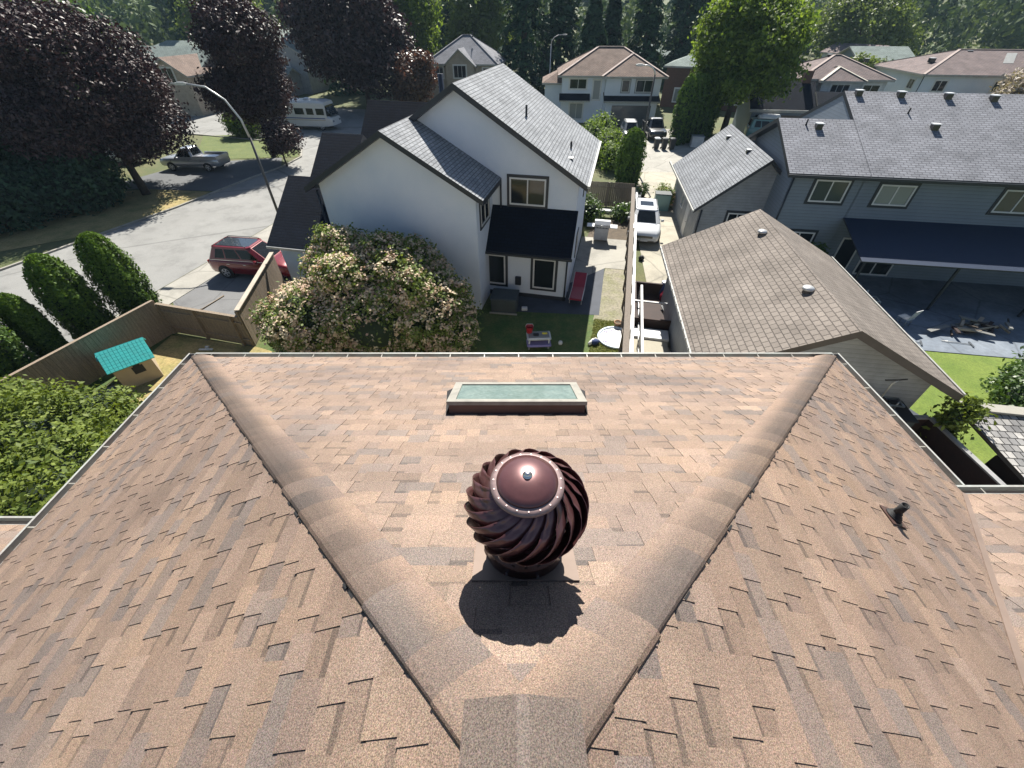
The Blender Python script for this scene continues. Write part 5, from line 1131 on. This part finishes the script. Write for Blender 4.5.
b = MB(); b.hbox((.1, -D_ - .035, .68), (.18, 0, 0), (0, .01, 0), (0, 0, .16), 'rubber_black'); b.hbox((.1, -D_ - .035, .86), (.11, 0, 0), (0, .01, 0), (0, 0, .05), 'rubber_black'); b.build('window', ph)
b = MB(); b.hbox((-W_ - .01, 0, .45), (.01, 0, 0), (0, .25, 0), (0, 0, .42), 'rubber_black'); b.build('doorway', ph)
b = MB(); b.hbox((-.5, .2, Hh + .22), (.34, 0, 0), (0, .3, -.02), (0, 0, .02), 'plastic_teal'); b.build('dormer', ph)
b = MB(); b.tube([(0, 0, .08), (.35, -.12, .1), (.75, -.1, .12)], [.05, .07, .05], 'plastic_white', 8); o = b.build('white_log', None); o.location = (-17.6, 11.2, 0); tag(o, 'pale bent log lying in the shade by the board fence', 'log')
# paving slab by the playhouse
b = MB(); b.bbox(-.32, .32, -.6, .6, 0, .05, 'concrete', .02); o = b.build('paving_slab', None); o.location = (-15.9, 11.3, .03); o.rotation_euler[2] = R(-40); tag(o, 'mossy concrete slab beside the playhouse door', 'slab')
# hose on the driveway
b = MB(); b.tube([(-17.6, 17.6, .06), (-17.0, 16.9, .06), (-16.4, 16.9, .06), (-15.4, 17.6, .06), (-15.0, 18.9, .06)], .03, 'hose', 6); o = b.build('garden_hose', None); tag(o, 'thin dark hose curving over the asphalt to the fence corner', 'hose')
# small items in shade by the driveway fence
b = MB(); b.bbox(-.3, .3, -.05, .05, 0, .05, 'plastic_white', .01); b.bbox(-.1, .05, .1, .2, 0, .08, 'plastic_white', .01); o = b.build('board_scrap', None); o.location = (-13.4, 14.3, .03); tag(o, 'white board scraps in the shade behind the driveway fence', 'scrap')
# bin by the street
t = thing('street_bin', 'grey round lidded bin standing by the street behind the red car', 'bin', (-13.9, 25.9, 0), 0)
b = MB(); b.lathe([(.26, 0), (.30, .1), (.33, 1.0), (.36, 1.02), (.36, 1.08)], 'bin_grey', n=20); b.build('body', t); b = MB(); b.lathe([(.37, 1.08), (.37, 1.13), (.3, 1.2), (.05, 1.23)], 'bin_black', n=20); b.build('lid', t)
# wheelie bins
def bin_(loc, label, lid='bin_black', group='black wheelie bins by the court', rz=0):
    t = thing('wheelie_bin', label, 'bin', loc, rz, group); b = MB(); b.loft([[(x * s_, y * s_, z) for x, y in ((-.27, -.3), (.27, -.3), (.27, .3), (-.27, .3))] for s_, z in ((.78, .08), (1, 1.0))], 'bin_black'); b.build('body', t)
    b = MB(); b.loft([[(x * s_, y * s_, z) for x, y in ((-.27, -.3), (.27, -.3), (.27, .3), (-.27, .3))] for s_, z in ((1.06, 1.0), (1.06, 1.06), (.7, 1.12))], lid); b.tube([(-.2, .36, 1.0), (.2, .36, 1.0)], .02, lid, 6); b.build('lid', t)
    for s_ in (-1, 1):
        q = MB(); q.tube([(s_ * .24, .24, .1), (s_ * .3, .24, .1)], .1, 'rubber_black', 10); q.build('wheel', t)
bin_((15.5, 49.8, 0), 'wheelie bin with white lid, left one of the three', 'plastic_white'); bin_((16.3, 49.7, 0), 'black wheelie bin standing in the middle of three'); bin_((17.1, 49.6, 0), 'black wheelie bin nearest the thuja hedge')
t = thing('storage_crate', 'pale grey cube crate on the ground right of the wheelie bins', 'crate', (20.2, 51.0, 0), -10); b = MB(); b.bbox(-.6, .6, -.5, .5, 0, 1.0, 'siding_pale', .04); b.build('body', t); b = MB(); b.bbox(-.64, .64, -.54, .54, 1.0, 1.06, 'paint_silver', .02); b.build('lid', t)
t = thing('green_tarp', 'yellow green covered heap on the ground beside the grey crate', 'tarp', (22.8, 51.5, 0)); b = MB(); b.loft([[(1.4 * r_ * math.cos(a) * (1 + .1 * math.sin(3 * a)), .7 * r_ * math.sin(a), z) for a in [2 * math.pi * j / 16 for j in range(16)]] for r_, z in ((1, 0), (.95, .25), (.6, .5), (.1, .58))], 'grass_bright', True, True); b.build('cover', t)
# barbecue
t = thing('barbecue', 'pale covered gas barbecue with side shelves on the concrete path', 'barbecue', (5.7, 25.9, .036), -12); t.scale = (1.15, 1.1, 1.1); b = MB(); b.bbox(-.38, .38, -.28, .28, .12, .82, 'plastic_white', .03); b.build('cabinet', t)
b = MB(); b.loft([[(-.42, y, z) for y, z in ((-.3, .86), (.3, .86), (.3, 1.0), (.18, 1.15), (-.12, 1.17), (-.3, 1.02))], [(.42, y, z) for y, z in ((-.3, .86), (.3, .86), (.3, 1.0), (.18, 1.15), (-.12, 1.17), (-.3, 1.02))]], 'plastic_white'); b.tube([(-.3, -.36, 1.0), (.3, -.36, 1.0)], .018, 'chrome', 6); b.build('lid', t)
for s_ in (-1, 1):
    b = MB(); b.bbox(s_ * .62 - .2, s_ * .62 + .2, -.26, .26, .84, .88, 'plastic_white', .01); b.build('side_shelf', t); b = MB(); b.tube([(s_ * .33 - .04, .2, .09), (s_ * .33 + .04, .2, .09)], .09, 'rubber_black', 10); b.build('wheel', t)
b = MB()
for k in range(4): b.lathe([(.03, 0), (.02, .03)], 'rubber_black', (-.25 + k * .17, -.29, .84), 8)
b.build('knob', t)
# lounger
t = thing('sun_lounger', 'crimson reclining garden lounger in the shade beside the white house wall', 'sun lounger', (3.42, 19.0, 0.036), -14); b = MB(); b.hbox((0, -.5, .36), (.30, 0, 0), (0, .62, 0), (0, 0, .045), 'plastic_crimson'); b.build('seat', t)
b = MB(); b.hbox((0, .48, .56), (.30, 0, 0), (0, .42, .24), (0, -.02, .04), 'plastic_crimson'); b.build('backrest', t)
for s_ in (-1, 1):
    b = MB(); b.bar((s_ * .32, -1.1, .33), (s_ * .32, .2, .33), .04, .04, 'pole_pale'); b.bar((s_ * .32, .05, .33), (s_ * .32, .95, .8), .035, .035, 'pole_pale'); b.build('frame', t)
    for y in (-.9, .25): b = MB(); b.bar((s_ * .3, y, 0), (s_ * .3, y, .33), .035, .035, 'pole_pale'); b.build('leg', t)
# water table
t = thing('water_table', 'childs grey topped water play table with purple lower tray', 'toy table', (1.16, 14.6, .04), 3); t.scale = (1.25, 1.2, 1.05); b = MB(); b.bbox(-.42, .42, -.26, .26, .46, .56, 'siding_pale', .06); b.bbox(-.36, .36, -.2, .2, .555, .575, 'bin_grey', .05); b.build('top', t)
b = MB(); b.bbox(-.42, .42, -.36, .14, .2, .29, 'plastic_purple', .06); b.build('tray', t)
for x in (-.34, .34):
    for y in (-.2, .2): b = MB(); b.tube([(x, y, 0), (x, y, .47)], .03, 'plastic_white', 6); b.build('leg', t)
b = MB(); b.bbox(.12, .3, -.02, .08, .575, .62, 'plastic_yellow', .02); b.bbox(-.2, 0, -.1, .04, .575, .63, 'rubber_black', .02); b.build('toy', t)
b = MB(); b.lathe([(.10, 0), (.14, .26), (.15, .27), (.13, .26), (.1, .04)], 'plastic_red', n=18, cap=False); b.lathe([(.1, .01), (.001, .01)], 'plastic_red', n=18, cap=False); b.tube([(-.14, 0, .26), (-.1, 0, .36), (.1, 0, .36), (.14, 0, .26)], .008, 'plastic_white', 6); o = b.build('bucket', None); o.location = (.76, 14.78, .63); o.scale = (1.25, 1.25, 1.2); tag(o, 'small red bucket at the left end of the water table', 'bucket')
b = MB(); b.lathe([(.02, 0), (.08, .03), (.1, .1), (.08, .17), (.02, .2)], 'plastic_white', n=14); o = b.build('ball', None); o.location = (2.15, 14.7, .02); tag(o, 'small pale ball on the shaded lawn right of the water table', 'ball')
# splash mat
t = thing('splash_pool', 'round white and lavender printed childrens splash pool against the brown topped fence', 'paddling pool', (4.72, 15.15, .04)); b = MB(); b.lathe([(.82, 0), (.86, .05), (.82, .1), (.76, .06), (.74, .03)], 'plastic_pool', n=40, cap=False); b.lathe([(.74, .03), (.001, .03)], 'plastic_white', n=40, cap=False); b.build('basin', t)
b = MB()
for k in range(14):
    a = 2 * math.pi * k / 14; p = Vector((.62 * math.cos(a), .62 * math.sin(a), .034)); b.lathe([(.05 + .02 * (k % 3), 0), (.04, .004)], 'plastic_purple', tuple(p), 8)
b.build('print', t)
# soft toy / bundle
t = thing('toy_bundle', 'crumpled black and white bundle lying on the sunny weedy grass', 'bundle', (3.68, 14.75, .05)); b = MB()
b.loft([[(.2 * r_ * math.cos(a) * (1 + .2 * math.sin(2 * a + i)), .16 * r_ * math.sin(a), z) for a in [2 * math.pi * j / 12 for j in range(12)]] for i, (r_, z) in enumerate(((.8, 0), (1, .08), (.7, .17), (.1, .2)))], 'fabric_blue', True, True); b.build('dark_cloth', t)
b = MB(); b.tube([(-.28, -.12, .04), (-.15, .0, .08), (-.05, .1, .18)], [.07, .09, .04], 'fur_white', 8); b.tube([(-.1, .22, .05), (.08, .25, .07), (.24, .16, .04)], [.03, .06, .03], 'fur_white', 8); b.build('white_cloth', t)
t = thing('plant_pot', 'small clay pot with dark rim beside the splash pool', 'pot', (4.95, 16.1, .03)); b = MB(); b.lathe([(.12, 0), (.17, .2), (.19, .2), (.19, .26), (.16, .26), (.15, .2)], 'clay', n=16); b.build('pot', t); b = MB(); b.lathe([(.15, .21), (.001, .22)], 'soil', n=12, cap=False); b.build('soil', t)
# covered tub
t = thing('covered_tub', 'dark grey covered square tub against the white house lean to wall', 'tub', (-.35, 17.75, .03), -8); b = MB(); b.bbox(-.62, .62, -.5, .5, 0, .72, 'cover_grey', .06); b.build('body', t); b = MB(); b.bbox(-.66, .66, -.54, .54, .70, .78, 'cover_grey', .04); b.build('lid', t); b = MB(); b.box(-.68, .68, -.62, -.55, 0, .06, 'concrete'); b.build('edging', t)
b = MB(); b.bbox(-.14, .14, -.1, .1, 0, .14, 'plastic_white', .02); o = b.build('white_box', None); o.location = (.62, 17.55, .04); tag(o, 'little white box at the foot of the lean to wall', 'box')
# boulders in bed, birdbath
t = thing('garden_bench', 'small pale garden bench slab in the soil bed behind the barbecue', 'bench', (6.9, 30.2, 0), -12); b = MB(); b.bbox(-.6, .6, -.2, .2, .4, .46, 'plastic_white', .02); b.build('seat', t)
for s_ in (-.45, .45): b = MB(); b.bbox(s_ - .05, s_ + .05, -.16, .16, 0, .4, 'concrete', .01); b.build('leg', t)
b = MB(); b.lathe([(.14, 0), (.18, .12), (.1, .24), (.02, .27)], 'rubber_black', n=12); o = b.build('fence_stone', None); o.location = (7.7, 23.1, .04); tag(o, 'small dark round stone on the concrete path by the fence', 'stone')
# things behind the white car
t = thing('utility_cabinet', 'grey green storage cabinet standing right behind the white car', 'cabinet', (11.1, 31.6, 0), -12); b = MB(); b.bbox(-.55, .55, -.4, .4, 0, 1.15, 'paint_teal', .03); b.build('body', t); b = MB(); b.bbox(-.58, .58, -.43, .43, 1.15, 1.2, 'cover_grey', .02); b.build('lid', t)
t = thing('folded_chairs', 'pale folded garden chairs leaning left of the grey green cabinet', 'chair', (9.35, 32.0, 0), -12); 
for k in range(3):
    b = MB(); y = k * .14
    for s_ in (-.25, .25): b.bar((s_, y, 0), (s_, y + .25, .95), .03, .03, 'pole_pale')
    b.hbox((0, y + .13, .55), (.25, 0, 0), (0, .06, .24), (0, .008, 0), 'plastic_white'); b.build('folded_frame', t)
t = thing('potted_plant', 'dark potted plant just beyond the white car', 'plant', (10.35, 34.3, 0)); b = MB(); b.lathe([(.2, 0), (.28, .4), (.3, .4)], 'rubber_black', n=14); b.build('pot', t)
C, N, S_, q_ = clusters([(0, 0, .7, .4, .4, .35)], 60, 7, .09, .12); leafobj('leaves', C, N, S_, .4, 'leaf_green', t, q_)
# clutter between rail and garage
t = thing('sack_pile', 'heap of dark blue and red sacks topped by two pale round lids beside the garage', 'pile', (7.95, 18.9, 0)); b = MB()
b.loft([[(.35 * r_ * math.cos(a), .45 * r_ * math.sin(a), z) for a in [2 * math.pi * j / 14 for j in range(14)]] for r_, z in ((1, 0), (1.1, .4), (.8, .75), (.2, .85))], 'fabric_blue', True, True); b.build('blue_sack', t)
b = MB(); b.loft([[(-.15 + .28 * r_ * math.cos(a), -.55 + .3 * r_ * math.sin(a), z) for a in [2 * math.pi * j / 14 for j in range(14)]] for r_, z in ((1, 0), (1.1, .35), (.7, .62), (.1, .7))], 'plastic_crimson', True, True); b.build('red_sack', t)
for x, y, z in ((-.22, -.1, .86), (.12, -.02, .9)): b = MB(); b.lathe([(.15, 0), (.16, .04), (.12, .06), (.02, .065)], 'plastic_white', (x, y, z), 16); b.build('lid', t)
t = thing('lumber_pile', 'loose grey planks and poles lying along the garage wall', 'planks', (7.9, 15.8, 0)); rd = random.Random(4)
for k in range(9):
    b = MB(); x = rd.uniform(-.4, .35); b.bar((x, -1.8 + rd.random() * .5, .05 + .05 * (k % 3)), (x + rd.uniform(-.5, .6), 1.3 + rd.random() * .5, .1 + .06 * (k % 4)), .10, .04, ('fence_tan', 'concrete_warm', 'bin_grey', 'trim_dark')[k % 4]); b.build('plank', t)
t = thing('pale_landing', 'pale rendered landing with white lip beside the short white rail', 'landing', wpos(2.7, 14.3, -12.5), -12.5); b = MB(); b.bbox(-.8, .8, -2.6, 1.6, 0, .3, 'concrete_warm', .02); b.build('slab', t); b = MB(); b.bbox(-.85, .85, 1.35, 2.1, .28, .4, 'plastic_white', .02); b.build('lip', t)
# exercise frame under the garage gable
t = thing('exercise_frame', 'tubular exercise frame with upright handle on a dark box under the garage gable', 'exercise machine', (11.0, 8.8, 2.06), -10); t.scale = (.64, .64, .64); b = MB()
for y in (-.28, .28): b.tube([(-1.1, y, .5), (1.0, y, .45)], .045, 'metal_frame', 8)
b.tube([(-1.0, -.28, .5), (-1.0, .28, .5)], .04, 'metal_frame', 8); b.tube([(1.0, -.28, .45), (1.0, .28, .45)], .04, 'metal_frame', 8); b.build('rails', t)
b = MB(); b.tube([(.05, 0, .45), (.02, 0, 1.5), (.15, 0, 1.72)], .035, 'pole_pale', 8); b.tube([(-.35, 0, 1.66), (.15, 0, 1.74), (.5, .05, 1.8)], .03, 'rubber_black', 8); b.build('handlebar', t)
b = MB(); b.bbox(-.75, -.15, -.18, .18, .54, .62, 'rubber_black', .03); b.build('seat', t)
for x in (-.9, .9):
    b = MB(); b.tube([(x, -.4, .03), (x, .4, .03)], .04, 'metal_frame', 8); b.tube([(x, 0, .03), (x, 0, .48)], .04, 'metal_frame', 8); b.build('leg', t)
b = MB(); n = 24; b.loft([[(.1 + q * math.cos(2 * math.pi * j / n), y, .36 + q * math.sin(2 * math.pi * j / n)) for j in range(n)] for q, y in ((.26, -.05), (.3, -.05), (.3, .05), (.26, .05))], 'rubber_black', False, True); b.build('flywheel', t)
t = thing('storage_box', 'tall dark storage box against the garage gable wall carrying the exercise frame', 'storage box', (11.0, 8.8, 0), -8.5); b = MB(); b.bbox(-1.15, 1.05, -.45, .45, 0, 2.0, 'cover_grey', .03); b.build('body', t); b = MB(); b.bbox(-1.19, 1.09, -.49, .46, 2.0, 2.05, 'rubber_black', .02); b.build('lid', t)
# timber enclosure and shed at lower right
t = thing('timber_planter', 'deep dark timber walled pit with grey top rails beside our right gutter', 'planter', (11.6, 8.65, 0), 0); 
for a, c in (((0, 0), (1.25, .02)), ((1.29, .0), (1.5, -6.5)), ((0, 0), (-.4, -6.5))):
    b = MB(); A_, C_ = Vector(a + (0,)), Vector(c + (0,)); d = (C_ - A_).normalized(); n = Vector((-d.y, d.x, 0)); b.hbox((A_ + C_) / 2 + Vector((0, 0, .85)), (C_ - A_) / 2, n * .03, (0, 0, .85), 'deck_brown'); b.build('side_boards', t)
    b = MB(); b.bar(A_ + Vector((0, 0, 1.74)), C_ + Vector((0, 0, 1.74)), .15, .05, 'tarp'); b.build('top_rail', t)
b = MB(); b.poly([(-.4, -6.5, .06), (1.5, -6.5, .06), (1.29, 0, .06), (0, 0, .06)], 'deck_brown'); b.build('bottom', t)
h = House('garden_shed', 'low shed with weathered black and white cedar shingle roof at the right edge', 0, (15.6, 6.0), 'deck_brown', 'trim_brown', 'shed')
r_ = MB(); P = h.P; r_.slab([P(13.65, 8.75, 2.05), P(13.45, 3.0, 1.6), P(19.5, 3.0, 1.6), P(19.5, 7.7, 2.05)][::-1], .12, 'roof_cedar', 'trim_brown'); ro = r_.build('roof', h.root)
c_ = MB(); c_.bar(P(13.7, 8.80, 2.12), P(19.5, 7.85, 2.12), .36, .07, 'concrete'); c_.build('ridge_cap', ro); h.body(14.0, 19, 3.4, 7.4, 1.5); h.done()
# ------------------------------------------------------------------ patio clutter at the blue house
def chair(loc, rz, label, m='plastic_white', group=None):
    t = thing('patio_chair', label, 'chair', loc, rz, group); b = MB(); b.bbox(-.24, .24, -.24, .24, .40, .44, m, .02); b.build('seat', t); b = MB(); b.hbox((0, .25, .68), (.23, 0, 0), (0, .05, .24), (0, .012, 0), m); b.build('backrest', t)
    for x in (-.2, .2):
        for y in (-.2, .2): b = MB(); b.tube([(x, y, 0), (x * .95, y * .95, .41)], .018, 'metal_frame', 6); b.build('leg', t)
    return t
W9 = lambda u, w_: wpos(u, w_, -9, .045)
chair(W9(14.4, 20.0), 30, 'grey patio chair under the left end of the dark awning', 'siding_pale'); chair(W9(15.6, 18.9), 200, 'pale slanted patio chair on the shaded patio, lone in front', 'siding_pale')
def lframe(label, loc, rz, L=1.3, W_=.5, H_=.5):
    t = thing('metal_frame', label, 'frame', loc, rz); b = MB()
    for s_ in (-1, 1): b.tube([(-L / 2, s_ * W_ / 2, 0), (-L / 2, s_ * W_ / 2, H_), (L / 2, s_ * W_ / 2, H_), (L / 2, s_ * W_ / 2, 0)], .022, 'pole_pale', 6)
    b.tube([(-L / 2, -W_ / 2, H_), (-L / 2, W_ / 2, H_)], .022, 'pole_pale', 6); b.tube([(L / 2, -W_ / 2, H_), (L / 2, W_ / 2, H_)], .022, 'pole_pale', 6); b.build('tubes', t)
lframe('white tubular swing frame beside the garage roof edge on the patio', W9(13.1, 20.4), 10, 1.6, .6, 1.1); lframe('low white tubular frame at the awning corner', W9(14.3, 20.1), -10, 1.1, .5, .6)
rd = random.Random(11)
t = thing('firewood_pile', 'heap of brown boards and branches in the middle of the shaded patio', 'pile', W9(19.0, 18.9), 0)
for k in range(26):
    b = MB(); a = rd.uniform(0, 3.14); x, y = rd.gauss(0, .75), rd.gauss(0, .35); L = rd.uniform(.3, .8); z = .06 + abs(rd.gauss(0, .16)); b.bar((x - L * math.cos(a), y - L * math.sin(a) * .5, z), (x + L * math.cos(a), y + L * math.sin(a) * .5, z + rd.uniform(-.04, .15)), rd.uniform(.05, .2), rd.uniform(.03, .1), rd.choice(['bark', 'deck_brown', 'fence_tan', 'plastic_tan', 'bin_grey'])); b.build('board', t)
def wheelbarrow(label, loc, rz):
    t = thing('wheelbarrow', label, 'wheelbarrow', loc, rz); b = MB(); b.loft([[(x * s_, y * s_, z) for x, y in ((-.45, -.32), (.45, -.26), (.45, .26), (-.45, .32))] for s_, z in ((.62, .35), (1, .65), (.96, .65), (.6, .4))], 'metal_frame', True); b.build('tray', t)
    for s_ in (-1, 1): b = MB(); b.tube([(.6, s_ * .05, .2), (-.3, s_ * .25, .38), (-1.05, s_ * .3, .6)], .022, 'pole_pale', 6); b.build('handle', t); b = MB(); b.tube([(-.35, s_ * .25, .37), (-.4, s_ * .25, 0)], .02, 'pole_pale', 6); b.build('leg', t)
    b = MB(); b.tube([(.62, -.05, .19), (.62, .05, .19)], .19, 'rubber_black', 16); b.build('wheel', t)
wheelbarrow('upturned looking metal wheelbarrow at the sunlit right end of the awning', W9(22.9, 20.2), 160)
t = thing('scrap_heap', 'jumble of bright boards and dark scrap at the right end of the awning', 'pile', W9(23.9, 19.5), 0)
for k in range(16):
    b = MB(); a = rd.uniform(0, 3.14); x, y = rd.gauss(0, .6), rd.gauss(0, .5); L = rd.uniform(.3, .9); z = .08 + abs(rd.gauss(0, .2)); b.bar((x - L * math.cos(a), y - L * math.sin(a), z), (x + L * math.cos(a), y + L * math.sin(a), z + .1), rd.uniform(.05, .2), .05, rd.choice(['bark', 'deck_brown', 'plastic_white', 'rubber_black', 'pole_pale', 'fence_tan'])); b.build('board', t)
for i, (u, w_, lab) in enumerate(((15.2, 17.6, 'left crossed garden tool lying on the blue grey patio'), (17.3, 17.7, 'right crossed garden tool lying on the blue grey patio'))):
    t = thing('garden_rake', lab, 'rake', W9(u, w_), -30 + 15 * i); b = MB(); b.tube([(-.6, 0, .03), (.5, 0, .03)], .016, 'pole_pale', 6); b.build('handle', t); b = MB(); b.box(.5, .56, -.2, .2, .01, .05, 'metal_frame'); b.build('head', t)
t = thing('tarp_bundle', 'low grey tarpaulin bundle near the swing frame on the patio', 'tarp', W9(13.9, 18.7), 0); b = MB(); b.loft([[(.7 * r_ * math.cos(a) * (1 + .15 * math.sin(3 * a)), .35 * r_ * math.sin(a), z) for a in [2 * math.pi * j / 14 for j in range(14)]] for r_, z in ((1, 0), (.95, .18), (.6, .32), (.05, .36))], 'tarp', True, True); b.build('cover', t)
# ------------------------------------------------------------------ haze
HZ = True
if HZ:
    m = bpy.data.materials.new('air'); m.use_nodes = True; tt = m.node_tree; tt.nodes.clear(); o_ = tt.nodes.new('ShaderNodeOutputMaterial'); v_ = tt.nodes.new('ShaderNodeVolumePrincipled')
    v_.inputs['Color'].default_value = (.55, .78, 1., 1); v_.inputs['Density'].default_value = .00022; v_.inputs['Anisotropy'].default_value = .0; tt.links.new(v_.outputs[0], o_.inputs['Volume']); MATS['air'] = m
    b = MB(); b.box(-1000, 1000, -960, 1040, -1.2, 75, 'air'); o = b.build('haze'); o['kind'] = 'stuff'; o['label'] = 'thin bluish summer haze filling the air'; o['category'] = 'haze'
